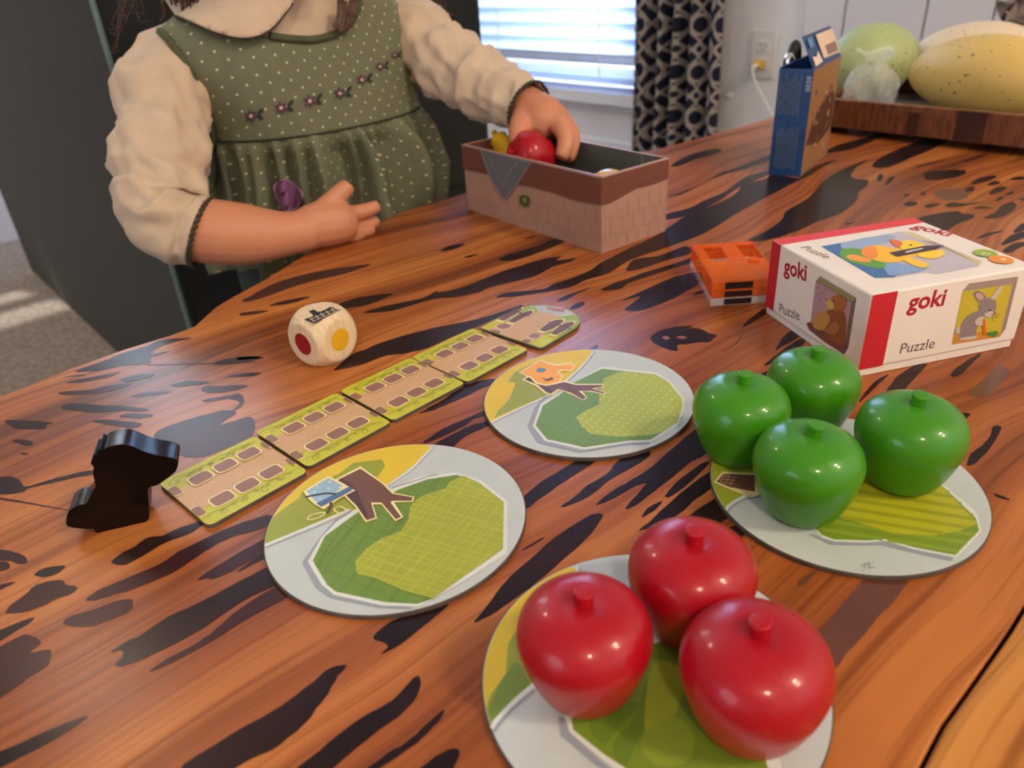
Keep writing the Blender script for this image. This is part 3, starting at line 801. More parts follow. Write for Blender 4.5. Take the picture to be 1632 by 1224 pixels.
def artA(a):
    k = crop(400, 690, 3.548)
    a.poly(k([(78, 640), (480, 480), (590, 440), (760, 300), (900, 200), (1020, 88), (900, 0), (500, -40), (100, 150), (-50, 500)]), c_yel, den=8)
    a.poly(k([(85, 625), (30, 560), (170, 440), (270, 370), (300, 320), (500, 230), (580, 170), (740, 150), (760, 190), (700, 270), (640, 350), (590, 430), (300, 540)]), c_hill, den=6)
    a.line(k([(70, 640), (300, 545), (560, 435)]), .0017, c_white, 4); a.line(k([(75, 652), (300, 562), (540, 460)]), .0007, c_shadow, 4)
    a.line(k([(770, 300), (900, 210), (960, 150), (1022, 88)]), .0011, c_white, 4); a.line(k([(780, 300), (905, 215), (975, 150), (1030, 90)]), .0004, c_shadow, 4)
    a.poly(k([(290, 735), (400, 580), (480, 490), (540, 450), (580, 425), (570, 445), (500, 500), (410, 600), (335, 730), (400, 860), (470, 915), (740, 980), (920, 990), (900, 1000), (720, 990), (450, 935), (370, 880)]), c_shadow)
    a.poly(k([(322, 730), (400, 590), (490, 500), (600, 430), (800, 318), (950, 250), (1160, 225), (1300, 270), (1450, 388), (1450, 680), (1200, 842), (1000, 957), (950, 985), (740, 978), (470, 918), (400, 860)]), c_white)
    a.line(k([(800, 312), (900, 282), (1000, 250), (1060, 238)]), .0004, c_ink, 3)
    dk = k([(350, 725), (420, 585), (600, 455), (700, 400), (830, 325), (1000, 265), (1165, 240), (1290, 285), (1430, 395), (1425, 660), (1180, 830), (1030, 940), (940, 970), (760, 960), (480, 900), (430, 860)])
    lt = k([(590, 730), (650, 660), (740, 600), (850, 560), (890, 500), (900, 420), (950, 370), (1020, 340), (1100, 320), (1130, 280), (1200, 245), (1290, 285), (1430, 395), (1425, 660), (1180, 830), (1030, 940), (850, 890), (700, 825), (600, 800)])
    a.poly(dk, c_dk)
    for ang, st in ((.42, 24), (-1.0, 22), (-.85, 44)): a.many([[a.P(*q) for q in p] for p in hatch(dk, ang, st, 1.1, .3)], c_dline)
    a.poly(lt, c_lt)
    for ang, st in ((.24, 13), (.34, 25), (-.75, 21), (-.83, 28), (-1.02, 26)): a.many([[a.P(*q) for q in p] for p in hatch(lt, ang, st, 1.3, .35)], c_line)
    a.poly(k([(480, 268), (620, 195), (750, 288), (808, 345), (925, 366), (918, 395), (810, 398), (862, 482), (818, 505), (738, 410), (690, 410), (715, 490), (650, 510), (590, 425), (515, 350)]), c_cream)
    a.poly(k([(495, 270), (620, 208), (740, 290), (800, 350), (915, 370), (910, 390), (800, 390), (790, 400), (850, 480), (820, 495), (740, 400), (680, 400), (705, 485), (655, 500), (600, 420), (530, 350)]), c_trunk)
    a.poly(k([(495, 270), (520, 262), (600, 330), (660, 470), (655, 500), (600, 420), (530, 350)]), c_trunk2)
    a.poly(k([(296, 335), (440, 248), (520, 290), (592, 332), (500, 380), (412, 440), (362, 412), (326, 380)]), c_cream)
    a.poly(k([(316, 336), (440, 262), (520, 305), (480, 350), (380, 408), (345, 370)]), flat(150, 186, 206))
    a.poly(k([(372, 406), (562, 308), (578, 330), (400, 426)]), c_dblue)
    a.line(k([(310, 370), (420, 350), (484, 354)]), .0012, c_ink, 3)
    a.many([a.dot3(a.P(*q), .0006, None, 8) for q in k([(378, 312), (448, 285), (440, 322), (395, 380), (505, 316), (362, 340)])], c_white)
    a.line(k([(455, 400), (450, 430), (430, 465)]), .0012, c_trunk2, 3)
    a.line(k([(322, 492), (350, 470), (420, 458), (400, 480), (340, 500)]), .0006, c_cream, 3, True)
    a.line(k([(470, 440), (510, 425), (545, 455), (500, 462)]), .0006, c_cream, 3, True)
def artB(a):
    k = crop(750, 540, 4.295)
    a.poly(k([(130, 575), (540, 390), (640, 300), (760, 190), (840, 90), (700, 20), (300, 40), (30, 260), (20, 520)]), c_yel, den=8)
    a.poly(k([(160, 545), (190, 490), (265, 415), (310, 300), (255, 295), (300, 230), (420, 170), (500, 150), (600, 210), (560, 370), (300, 480)]), c_hill)
    a.line(k([(125, 577), (330, 480), (560, 372), (640, 298), (760, 192), (842, 90)]), .0013, c_white, 3); a.line(k([(130, 585), (330, 492), (530, 398)]), .0006, c_shadow, 3)
    a.line(k([(665, 290), (770, 195), (852, 92)]), .0003, c_ink, 3)
    a.poly(k([(390, 600), (440, 470), (500, 400), (560, 385), (480, 440), (420, 600), (510, 700), (750, 765), (1080, 715), (1230, 705), (1220, 722), (1080, 728), (750, 782), (460, 715)]), c_shadow)
    a.poly(k([(425, 600), (480, 450), (600, 380), (720, 295), (900, 192), (1270, 233), (1362, 288), (1462, 410), (1462, 472), (1430, 582), (1310, 662), (1240, 707), (1080, 712), (780, 762), (508, 702)]), c_white)
    dk = k([(445, 595), (495, 460), (610, 385), (710, 300), (900, 207), (1260, 245), (1350, 295), (1450, 415), (1450, 470), (1415, 575), (1300, 650), (1230, 695), (1080, 700), (780, 745), (525, 690)])
    lt = k([(720, 540), (780, 500), (880, 450), (880, 380), (905, 300), (910, 275), (1040, 225), (1260, 245), (1350, 295), (1450, 415), (1450, 470), (1415, 575), (1300, 650), (1200, 665), (1000, 675), (820, 655), (760, 600)])
    a.poly(dk, c_dkB); 
    def dots(poly, avoid, m, r):
        out = []
        for i in range(30):
            for j in range(40):
                x, y = 840 + i * 14.5 + (j % 2) * 7 + j * 1.2, 580 + j * 6.6 + i * 1.6
                if inside((x, y), poly) and not (avoid and inside((x, y), avoid)): out.append(a.dot3(a.P(x, y), r, None, 7))
        a.many(out, m)
    dots(dk, lt, c_dotD, .0005)
    a.poly(lt, c_ltB); dots(lt, None, c_dotB, .00065)
    a.poly(k([(352, 285), (400, 250), (450, 292), (560, 310), (640, 290), (720, 312), (905, 312), (915, 332), (850, 345), (925, 368), (920, 385), (830, 368), (765, 362), (798, 405), (772, 425), (690, 385), (610, 352), (560, 390), (510, 380), (450, 330)]), c_cream)
    a.poly(k([(370, 282), (400, 265), (440, 300), (560, 320), (640, 300), (720, 320), (900, 320), (905, 330), (830, 345), (915, 370), (910, 380), (830, 360), (740, 360), (790, 405), (770, 420), (690, 375), (600, 345), (550, 380), (520, 370), (460, 320)]), c_trunk)
    a.poly(k([(370, 282), (400, 265), (450, 312), (550, 350), (550, 380), (520, 370), (460, 320)]), c_trunk2)
    a.poly(k([(328, 235), (482, 144), (525, 168), (600, 178), (685, 166), (718, 190), (695, 228), (630, 222), (605, 235), (636, 262), (606, 308), (520, 328), (445, 312), (412, 275)]), c_cream)
    a.poly(k([(340, 236), (482, 154), (525, 178), (605, 190), (683, 176), (708, 192), (690, 219), (625, 212), (588, 232), (624, 262), (600, 299), (520, 318), (452, 303), (420, 268)]), c_orange)
    a.many([a.dot3(a.P(*k([(483, 220)])[0]), .0025, None, 18)], c_trunk2); a.many([a.dot3(a.P(*k([(483, 220)])[0]), .0021, None, 18)], flat(70, 150, 180))
    a.poly(k([(485, 272), (520, 282), (560, 268), (568, 285), (520, 296)]), c_trunk2)
def artC(a):
    k = crop(1090, 530, 3.007)
    a.poly(k([(180, 855), (290, 785), (400, 790), (480, 640), (300, 500), (60, 560), (40, 760)]), flat(160, 170, 46), den=8)
    a.line(k([(175, 858), (290, 785), (420, 770)]), .0016, c_white, 3); a.line(k([(185, 868), (290, 800), (400, 790)]), .0010, c_shadow, 3)
    a.poly(k([(590, 962), (700, 1018), (860, 1022), (945, 1020), (1280, 1098), (1290, 1080), (960, 1000), (700, 990)]), c_shadow)
    a.poly(k([(560, 880), (660, 985), (720, 1003), (880, 1008), (965, 1000), (1100, 1040), (1305, 1080), (1425, 955), (1408, 885), (1390, 850), (1240, 728), (1100, 660), (860, 640), (640, 720)]), c_white)
    dk = k([(570, 870), (660, 970), (720, 993), (880, 998), (960, 990), (1100, 1030), (1300, 1068), (1414, 950), (1398, 890), (1240, 738), (1100, 672), (860, 655), (650, 730)])
    lt = k([(640, 800), (740, 880), (860, 920), (1000, 965), (1200, 975), (1330, 950), (1405, 915), (1240, 742), (1100, 690), (860, 680), (700, 740)])
    a.poly(dk, flat(120, 146, 36)); a.many([[a.P(*q) for q in p] for p in hatch(dk, .16, 15, 6)], flat(136, 158, 44))
    a.poly(lt, flat(176, 176, 34)); a.many([[a.P(*q) for q in p] for p in hatch(lt, .16, 15, 6)], flat(152, 156, 30))
    a.poly(k([(142, 720), (186, 668), (340, 676), (360, 770), (300, 785), (220, 755)]), c_cream)
    a.poly(k([(156, 718), (188, 680), (340, 686), (340, 765), (225, 745)]), c_trunk)
    a.many([[a.P(*q) for q in p] for p in hatch(k([(160, 716), (188, 684), (262, 690), (230, 738)]), .1, 5.2, 1)], flat(190, 150, 120))
    a.many([[a.P(*q) for q in p] for p in hatch(k([(160, 716), (188, 684), (262, 690), (230, 738)]), -1.0, 8, 1)], flat(190, 150, 120))
    a.line(k([(292, 778), (330, 770), (352, 780), (320, 790)]), .0007, c_cream, 3, True)
    a.many([a.dot3(a.P(*q), random.uniform(.00012, .0003), None, 5) for q in k([(880 + random.gauss(0, 22), 1125 + random.gauss(0, 14)) for _ in range(34)])], flat(120, 112, 100))
def artD(a):
    k = crop(740, 820, 2.72)
    a.poly(k([(115, 930), (200, 830), (290, 745), (420, 640), (485, 240), (300, 120), (20, 350), (20, 800)]), c_yel, den=8)
    a.poly(k([(60, 930), (115, 780), (180, 690), (190, 560), (240, 480), (320, 560), (300, 735), (200, 830), (110, 930)]), c_hill, den=5)
    a.poly(k([(95, 870), (150, 740), (215, 640), (240, 650), (290, 742), (120, 925)]), flat(116, 140, 50), den=4)
    a.line(k([(105, 935), (200, 830), (295, 745), (420, 640)]), .0018, c_white, 3); a.line(k([(118, 948), (205, 848), (305, 760)]), .0012, c_shadow, 3)
    a.line(k([(487, 225), (492, 300), (480, 420)]), .0010, c_white, 3); a.line(k([(500, 225), (505, 300)]), .0004, c_shadow, 2)
    a.poly(k([(408, 880), (420, 960), (560, 1080), (700, 1180), (730, 1170), (590, 1070), (455, 950), (440, 880)]), c_shadow)
    a.poly(k([(430, 860), (455, 945), (590, 1060), (720, 1150), (1000, 1300), (1400, 1200), (1300, 800), (1000, 500), (700, 560)]), c_white, den=4)
    dk = k([(460, 860), (472, 935), (610, 1045), (740, 1130), (1000, 1250), (1330, 1150), (1230, 800), (1000, 530), (720, 580)])
    a.poly(dk, flat(116, 140, 40), den=4)
    for p in ([(640, 1000), (740, 880), (800, 690), (860, 700), (880, 800), (760, 960), (700, 1090)], [(820, 640), (960, 700), (900, 900), (820, 1000), (780, 900)], [(540, 900), (700, 820), (760, 830), (660, 940), (600, 1000)],
              [(760, 980), (900, 880), (1000, 960), (960, 1080), (830, 1090)]):
        a.poly(k(p), random.choice([flat(134, 154, 44), flat(148, 160, 40), flat(100, 128, 38)]), 3)
board(cA, 'round board with a plaid green tree and a blue hat', artA)
board(cB, 'round board with a dotted green tree and an orange watering can', artB)
board(cC, 'round board with a striped green tree under the four green apples', artC)
board(cD, 'round board with a leafy tree under the three red apples', artD)

# ------------------------------------------------------------------ path tiles
def rounded_quad(c, e1, e2, l, w, r, n=5):
    out = []
    for sx, sy, a0 in ((1, 1, 0), (-1, 1, PI / 2), (-1, -1, PI), (1, -1, 1.5 * PI)):
        for i in range(n + 1):
            a = a0 + PI / 2 * i / n
            out.append(c + e1 * (sx * (l / 2 - r) + r * math.cos(a)) + e2 * (sy * (w / 2 - r) + r * math.sin(a)))
    return out
c_lime = flat(196, 194, 42); c_limel = flat(150, 158, 40); c_sand = flat(205, 164, 118); c_stone = flat(146, 104, 88); c_sandl = flat(232, 204, 166); c_rim = flat(238, 214, 160)
cards = [[(256.5, 770.3), (407.9, 692.2), (487.5, 754.4), (328, 838)], [(407.4, 688.6), (537.9, 625), (623.5, 672.8), (488.2, 746.3)],
         [(540.8, 622.4), (655.5, 569.9), (741.2, 609.6), (626, 672)], [(656.3, 569.9), (752.9, 521.3), (842.3, 558.8), (745.6, 608.5)]]
TL, TW = .0487, .0474
labs = ['path tile next to the black raven', 'path tile between the raven tile and the middle of the row', 'path tile below the die, third from the raven', 'path tile touching the rounded fence tile']
def card_frame(q):
    P = [G(*p, z=TH) for p in q]; c = sum(P, Vector()) / 4
    e1 = ((P[1] - P[0]) + (P[2] - P[3])).normalized(); e2 = Z.cross(e1); return c, e1, e2
def squiggle(a, c, e1, e2, u0, u1, v, amp, turns, ph):
    pts = []
    n = int(turns * 14)
    for i in range(n + 1):
        t = i / n; an = t * turns * 2 * PI + ph
        pts.append(c + e1 * (TL * (u0 + (u1 - u0) * t - .5) + amp * 1.2 * math.sin(an)) + e2 * (v + amp * math.cos(an) * (.7 + .3 * math.sin(an * .37))) + Z * (TH - TH))
    a.line3(pts, .0005, c_limel)
for ci, q in enumerate(cards):
    c, e1, e2 = card_frame(q)
    base = Vector((c.x, c.y, TT))
    e = empty('path_tile', base, labs[ci], 'game tile', 'path tiles laid in a row')
    o = rounded_quad(c, e1, e2, TL, TW, .003)
    v, f = slab(o, TH); idx = [1 if i < len(tess(o)) else 0 for i in range(len(f))]
    obj('card', v, f, M_edge, e, mats=[M_edge, c_lime], idx=idx)
    a = Art(c, Z); X = lambda u, w_: c + e1 * (TL * (u - .5)) + e2 * (TW * (w_ - .5))
    rnd = random.Random(ci)
    for s in (.10, .90):
        squiggle(a, c, e1, e2, .06, .94, TW * (s - .5), .0028, 4.5, rnd.random() * 6)
        squiggle(a, c, e1, e2, .1, .9, TW * (s - .5) + (.001 if s < .5 else -.001), .0017, 7, rnd.random() * 6)
    # sand path with scalloped rim following the stones
    a.poly3([X(.004, .27), X(.996, .27), X(.996, .73), X(.004, .73)], c_sand)
    for row, ph in ((.27, 0), (.73, .12)):
        for k in range(5):
            u = .02 + k * .25 + (ph if 0 < k < 4 else 0) * .2
            hw = .095 if 0 < k < 4 else .06
            u0, u1 = max(.004, u - hw), min(.996, u + hw)
            cc = (X(u0, row) + X(u1, row)) / 2; l = (u1 - u0) * TL
            a.poly3(rounded_quad(cc, e1, e2, l + .0016, TW * .165 + .0016, .0024, 4) if 0 < k < 4 else rounded_quad(cc, e1, e2, l, TW * .165 + .0016, .0015, 3), c_rim)
            a.poly3(rounded_quad(cc, e1, e2, l, TW * .165, .0019, 4) if 0 < k < 4 else rounded_quad(cc, e1, e2, l, TW * .165, .0012, 3), c_stone)
    a.many([a.dot3(X(rnd.uniform(.05, .95), rnd.gauss(.5, .07)), .00035, None, 6, .00025) for _ in range(26)], c_sandl)
    a.build('printed_artwork', e)

# rounded end tile with two fences
kk = crop(760, 470, 9.067)
endc = kk([(35, 475), (935, 780)])
c4, e1, e2 = card_frame(cards[3])
A_, B_ = G(*kk([(38, 478)])[0], z=TH), G(*kk([(930, 775)])[0], z=TH)
ew = (B_ - A_).normalized(); el = Z.cross(ew); wid = (B_ - A_).length
tip = G(*kk([(1120, 100)])[0], z=TH)
lenE = .052
outl = [A_ + ew * .002 + el * 0, A_ + ew * (wid - .002), A_ + ew * wid + el * .002]
cen = A_ + ew * (wid / 2) + el * (lenE - wid / 2 * .86)
for i in range(25):
    an = PI * i / 24
    outl.append(cen + ew * (wid / 2 * math.cos(an)) + el * (wid / 2 * .86 * math.sin(an)))
outl.append(A_ + el * .002)
et = empty('path_tile', Vector((cen.x, cen.y, TT)), 'end path tile with a rounded top, two brown fences and red lettering', 'game tile', 'path tiles laid in a row')
v, f = slab(outl, TH); nt_ = len(tess(outl))
obj('card', v, f, M_edge, et, mats=[M_edge, flat(150, 176, 72)], idx=[1 if i < nt_ else 0 for i in range(len(f))])
a = Art(A_, Z)
def clipE(p):
    d = p - cen; x, y = d.dot(ew), d.dot(el)
    x = max(-wid / 2 + .0005, min(wid / 2 - .0005, x)); y = max(-(lenE - wid / 2 * .86) + .0005, y)
    if y > 0:
        r = math.hypot(x / (wid / 2), y / (wid / 2 * .86))
        if r > .98: x *= .98 / r; y *= .98 / r
    return cen + ew * x + el * y + Z * (p.z - cen.z)
a.clip = clipE
a.poly(kk([(720, 125), (760, 150), (870, 180), (900, 230), (1180, 310), (1330, 290), (1500, 265), (1400, 100), (1000, 60)]), c_pale, den=6)
a.line(kk([(720, 125), (760, 155), (870, 182), (900, 235), (1180, 312), (1330, 292), (1490, 268)]), .0009, c_white)
a.line(kk([(800, 140), (920, 190), (940, 230), (1170, 290), (1300, 275)]), .0005, c_shadow)
a.poly(kk([(20, 480), (280, 360), (480, 420), (250, 560), (150, 520)]), c_lime, den=4); a.poly(kk([(930, 775), (780, 700), (900, 570), (1100, 580), (1220, 610)]), c_lime, den=4)
a.poly(kk([(150, 525), (300, 440), (520, 420), (700, 330), (890, 235), (1180, 315), (1060, 390), (900, 480), (1000, 560), (880, 640), (760, 710), (640, 690), (350, 590)]), c_sand)
for p in ([(280, 460), (370, 418), (490, 440), (480, 470), (380, 500)], [(170, 530), (240, 508), (340, 530), (320, 570)], [(740, 600), (830, 558), (925, 580), (890, 625), (800, 630)], [(630, 690), (700, 645), (790, 665), (740, 705)]):
    pp = kk(p); cx = sum(x for x, y in pp) / len(pp); cy = sum(y for x, y in pp) / len(pp)
    a.poly([(cx + (x - cx) * 1.18, cy + (y - cy) * 1.18) for x, y in pp], c_rim, 3); a.poly(pp, c_stone, 3)
for p in ([(300, 360), (500, 230), (560, 190), (630, 185), (660, 215), (560, 290), (390, 385)], [(450, 400), (600, 290), (740, 240), (800, 235), (810, 270), (700, 330), (540, 415)],
          [(895, 520), (1040, 410), (1140, 370), (1240, 365), (1255, 395), (1110, 500), (980, 545)], [(1060, 575), (1200, 460), (1300, 410), (1390, 400), (1410, 430), (1290, 520), (1150, 595)]):
    pp = kk(p); cx = sum(x for x, y in pp) / len(pp); cy = sum(y for x, y in pp) / len(pp)
    a.poly([(cx + (x - cx) * 1.16, cy + (y - cy) * 1.22) for x, y in pp], c_cream); a.poly(pp, c_trunk)
for p in ([(480, 225), (760, 315)], [(1170, 445), (1370, 505)], [(1040, 405), (1080, 420)]): a.line(kk(p), .0012, c_trunk2)
a.many([a.dot3(a.P(*q), .0003, None, 6) for q in kk([(820, 350), (780, 470), (860, 470), (620, 540), (690, 545), (510, 590), (610, 440), (940, 330)])], c_sandl)
a.text('HABA', kk([(1010, 212)])[0], kk([(1262, 258)])[0], flat(206, 40, 62), .02)
a.build('printed_artwork', et)

# ------------------------------------------------------------------ die
M_die = mat('pale_beech', srgb(228, 204, 168), srgb(214, 188, 150), .55, 12, stretch=(40, 40, 4), bump=.05)
S = .0298; dc = PD(515, 535, .440); dc.z = TT + S / 2
yaw = math.radians(-38)
R3 = Matrix.Rotation(yaw, 3, 'Z')
bm = bmesh.new(); bmesh.ops.create_cube(bm, size=S); bmesh.ops.subdivide_edges(bm, edges=bm.edges[:], cuts=23, use_grid_fill=True)
RR = S * .655
for vv in bm.verts:
    L2 = vv.co.length
    if L2 > RR: vv.co *= RR / L2
me = bpy.data.meshes.new('die'); bm.to_mesh(me); bm.free()
de = empty('die', Vector((dc.x, dc.y, TT)), 'wooden die with a black basket on top and red and yellow dots', 'die')
do = obj('cube', [R3 @ v.co + dc for v in me.vertices], [tuple(p.vertices) for p in me.polygons], M_die, de, True)
fx, fy = R3 @ Vector((1, 0, 0)), R3 @ Vector((0, -1, 0))
def dotpart(n, r, m, nm):
    a = Art(dc + n * (S / 2), n); a.k = 1; a.L.append(([p + n * 5e-5 for p in a.dot3(a.p0, r, None, 40)], m)); a.build(nm, de)
dotpart(fx, S * .225, flat(222, 170, 28), 'yellow_dot')
dotpart(fy, S * .225, flat(146, 16, 30), 'red_dot')
dotpart(-fx, S * .225, flat(60, 140, 40), 'green_dot'); dotpart(-fy, S * .225, flat(40, 70, 150), 'blue_dot')
a = Art(dc + Z * (S / 2), Z); k = crop(460, 480, 11.125); blk = flat(18, 16, 16)
a.poly(k([(265, 325), (440, 265), (400, 215), (350, 185), (430, 150), (470, 145), (560, 190), (740, 100), (815, 115), (800, 135), (930, 155), (840, 195), (480, 385), (420, 380)]), blk)
for p in ([(370, 335), (830, 130)], [(430, 365), (900, 150)]): a.line(k(p), .0005, M_die)
for t in (.05, .25, .45, .65, .85): a.line(k([(355 + t * 470, 310 - t * 210), (440 + t * 450, 375 - t * 205)]), .0006, M_die)
a.poly(k([(450, 150), (470, 148), (545, 190), (520, 198)]), M_die)
a.build('basket_print', de)

# ------------------------------------------------------------------ raven
M_black = mat('black_lacquer', srgb(5, 5, 6), srgb(3, 3, 4), .25, 30, coat=.0, spec=.4, bump=.12, bscale=120)
k = crop(0, 560, 3.138)
rp = [(478, 905), (500, 908), (600, 912), (735, 868), (745, 800), (742, 740), (742, 684), (790, 668), (850, 625), (880, 598), (892, 560), (880, 540), (840, 528), (780, 518), (720, 500), (660, 474), (610, 465), (550, 475), (515, 492),
      (512, 500), (497, 488), (490, 500), (482, 520), (470, 515), (462, 545), (456, 548), (455, 562), (468, 580), (464, 610), (475, 655), (478, 672), (462, 705), (430, 760), (390, 770), (345, 800), (330, 850), (345, 878), (430, 888), (470, 888)]
p0 = G(*k([(490, 908)])[0]); rd = Vector((math.cos(math.radians(16)), math.sin(math.radians(16)), 0)); rn = Vector((rd.y, -rd.x, 0))
P = [PL(*q, p0, rn) for q in k(rp)]
zmin = min(p.z for p in P); P = [Vector((p.x, p.y, TT + max(0, (p.z - TT)))) for p in P]
P = dens(P, 3)
v, f = slab(P, .0125, -rn)
rv = obj('raven_figure', v, f, M_black, None); add_bevel(rv, .0009, 3)
tag(rv, 'flat black wooden raven standing at the start of the path', 'toy figure')

# ------------------------------------------------------------------ apples
prof = [(.0, 0), (.52, 0), (.58, .015), (.64, .06), (.70, .14), (.78, .30), (.87, .54), (.95, .80), (.99, 1.0), (1, 1.13), (.985, 1.26), (.94, 1.40), (.86, 1.53), (.74, 1.64), (.58, 1.725), (.42, 1.77), (.28, 1.775), (.2, 1.765), (.16, 1.76)]
prof = [(p.x, p.y) for p in dens([(r, z, 0) for r, z in prof], 3, False)]
M_ga = mat('green_lacquer', srgb(62, 138, 16), srgb(54, 126, 12), .35, 8, coat=.35, coat_rough=.06, spec=.35, bump=.06, bscale=160)
M_ra = mat('red_lacquer', srgb(172, 8, 28), srgb(154, 6, 22), .38, 8, coat=.3, coat_rough=.1, spec=.35, bump=.06, bscale=160)
v, f = lathe([(max(r, .002), z) for r, z in prof], 56)
body = bpy.data.meshes.new('apple_body'); body.from_pydata([tuple(p) for p in v], [], f); body.polygons.foreach_set('use_smooth', [True] * len(f))
v, f = lathe([(.15, 1.70), (.135, 1.8), (.14, 1.93), (.15, 1.97), (.14, 1.99), (.11, 1.995)], 24)
stem = bpy.data.meshes.new('apple_stem'); stem.from_pydata([tuple(p) for p in v], [], f); stem.polygons.foreach_set('use_smooth', [True] * len(f))
def apple(loc, s, m, label, group, rot=None, tilt=(0, 0)):
    e = empty('toy_apple', loc, label, 'toy apple', group)
    for nm, src in (('fruit', body), ('stem', stem)):
        me = src.copy(); me.materials.clear(); me.materials.append(m)
        me.transform(Matrix.Scale(s, 4))
        if nm == 'stem': me.transform(Matrix.Translation((0, 0, 1.7 * s)) @ Matrix.Rotation(tilt[0], 4, 'X') @ Matrix.Rotation(tilt[1], 4, 'Y') @ Matrix.Translation((0, 0, -1.7 * s)))
        if rot: me.transform(rot.to_matrix().to_4x4())
        o = bpy.data.objects.new(nm, me); COL.objects.link(o); o.parent = e
    return e
zb = TT + TH + .0006
GG, RG = 'green toy apples on a board', 'red toy apples on a board'
apple(Vector((.1107, .2313, zb)), .0203, M_ga, 'green wooden apple at the front of the four, lowest in the photo', GG, tilt=(.1, .1))
apple(Vector((.0972, .2718, zb)), .0204, M_ga, 'green wooden apple at the left, overlapping the edge of its board', GG)
apple(Vector((.1352, .2903, zb)), .0202, M_ga, 'green wooden apple at the back, in front of the white box', GG)
apple(Vector((.1571, .2459, zb)), .0207, M_ga, 'green wooden apple at the right, standing a little apart', GG, tilt=(.12, 0))
apple(Vector((.0162, .1559, zb)), .0201, M_ra, 'red wooden apple at the left of its board, beside the yellow print', RG)
apple(Vector((.0532, .1778, zb)), .0203, M_ra, 'red wooden apple at the back of the three on the board', RG)
apple(Vector((.0616, .1399, zb)), .0206, M_ra, 'red wooden apple nearest the camera, cut by the bottom edge', RG, tilt=(0, -.08))
# ------------------------------------------------------------------ fruit box
def dirs(yaw): return Vector((math.cos(yaw), math.sin(yaw), 0)), Vector((-math.sin(yaw), math.cos(yaw), 0))
M_weave = mat('weave_print', srgb(176, 136, 118), srgb(168, 128, 110), .5, 30)
M_brown = mat('brown_print', srgb(112, 68, 56), srgb(106, 64, 52), .5, 30)
M_card = mat('white_card', srgb(226, 218, 210), srgb(220, 212, 204), .5, 30)
e1, e2 = dirs(.6329); fo = Vector((.0745, .5423, TT)); la, lb, lh = .0711, .1754, .0582; tk = .002
fbx = empty('fruit_box', fo + e1 * la / 2 + e2 * lb / 2, 'open cardboard box printed like a basket with the child\'s hand in it', 'box')
bx('bottom', fo, e1 * la, e2 * lb, Z * tk, M_weave, fbx)
for nm, p, u, w_ in (('side_panel', fo, e1 * tk, e2 * lb), ('side_panel', fo + e1 * (la - tk), e1 * tk, e2 * lb), ('end_panel', fo + e1 * tk, e1 * (la - 2 * tk), e2 * tk), ('end_panel', fo + e1 * tk + e2 * (lb - tk), e1 * (la - 2 * tk), e2 * tk)):
    bx(nm, p + Z * tk, u, w_, Z * (lh - tk), M_weave, fbx)
k = crop(700, 130, 4.08)
c_weave2 = flat(150, 110, 94); c_brown = flat(112, 66, 54); c_cloth = flat(98, 102, 106); c_cloth2 = flat(130, 122, 122); c_rimw = flat(186, 160, 146)
def face_art(p0, n, q):
    a = Art(p0, n)
    def clip(p):
        d = p - fo; x = max(0, min(la, d.dot(e1))); y = max(0, min(lb, d.dot(e2))); z = max(.0003, min(lh - .0003, d.z))
        if abs(n.dot(e1)) > .5: x = d.dot(e1)
        else: y = d.dot(e2)
        return fo + e1 * x + e2 * y + Z * z
    a.clip = clip; return a
a = face_art(fo, -e1, 0)      # long side facing the camera
for zz in (.17, .40): a.line3([fo + e2 * (lb * t) + Z * (lh * (zz + .015 * math.sin(t * 20))) for t in [i / 30 for i in range(31)]], .0004, c_weave2)
for i in range(14):
    y = lb * (i + .4) / 14
    for z0, z1, sh in ((.01, .17, 0), (.17, .40, .5), (.40, .62, 0)): a.line3([fo + e2 * (y + lb / 14 * sh) + Z * (lh * z0), fo + e2 * (y + lb / 14 * sh) + Z * (lh * z1)], .0004, c_weave2)
a.poly(k([(140, 390), (1056, 630), (1056, 800), (950, 785), (850, 758), (750, 722), (600, 682), (500, 665), (330, 602), (140, 562)]), c_brown, den=4)
a.line3([fo + e2 * (lb * t) + Z * (lh - .0004) for t in (0, .5, 1)], .0007, c_rimw)
a.poly(k([(272, 430), (610, 525), (525, 655), (445, 762), (418, 760), (335, 625)]), c_cloth2); a.poly(k([(285, 440), (598, 530), (515, 650), (440, 750), (422, 750), (345, 620)]), c_cloth)
a.line(k([(335, 470), (365, 560), (420, 665), (470, 580), (520, 515)]), .0011, c_cloth2)
a.many([a.dot3(a.P(*q), .0007, None, 8) for q in k([(400, 540), (430, 520), (410, 580), (440, 590), (455, 545)])], c_cloth2)
a.poly(k([(535, 745), (570, 735), (595, 770), (580, 810), (550, 805), (530, 775)]), flat(70, 90, 50), 3)
for p in ([(520, 735), (600, 820)], [(545, 725), (560, 830)], [(590, 745), (530, 800)]): a.line(k(p), .0006, flat(60, 76, 44))
a.poly(k([(553, 755), (572, 750), (578, 780), (560, 785)]), flat(140, 130, 60), 3)
a.build('printed_artwork', fbx)
a = face_art(fo, -e2, 0)
for zz in (.20, .42): a.line3([fo + e1 * (la * t) + Z * (lh * (zz + .02 * math.sin(t * 14))) for t in [i / 14 for i in range(15)]], .0004, c_weave2)
for i in range(6):
    x = la * (i + .3) / 6
    for z0, z1, sh in ((.01, .2, 0), (.2, .42, .5), (.42, .64, 0)): a.line3([fo + e1 * (x + la / 6 * sh) + Z * (lh * z0), fo + e1 * (x + la / 6 * sh) + Z * (lh * z1)], .0004, c_weave2)
a.poly(k([(1050, 630), (1510, 470), (1500, 625), (1400, 665), (1280, 695), (1180, 752), (1110, 790), (1040, 806)]), c_brown, den=4)
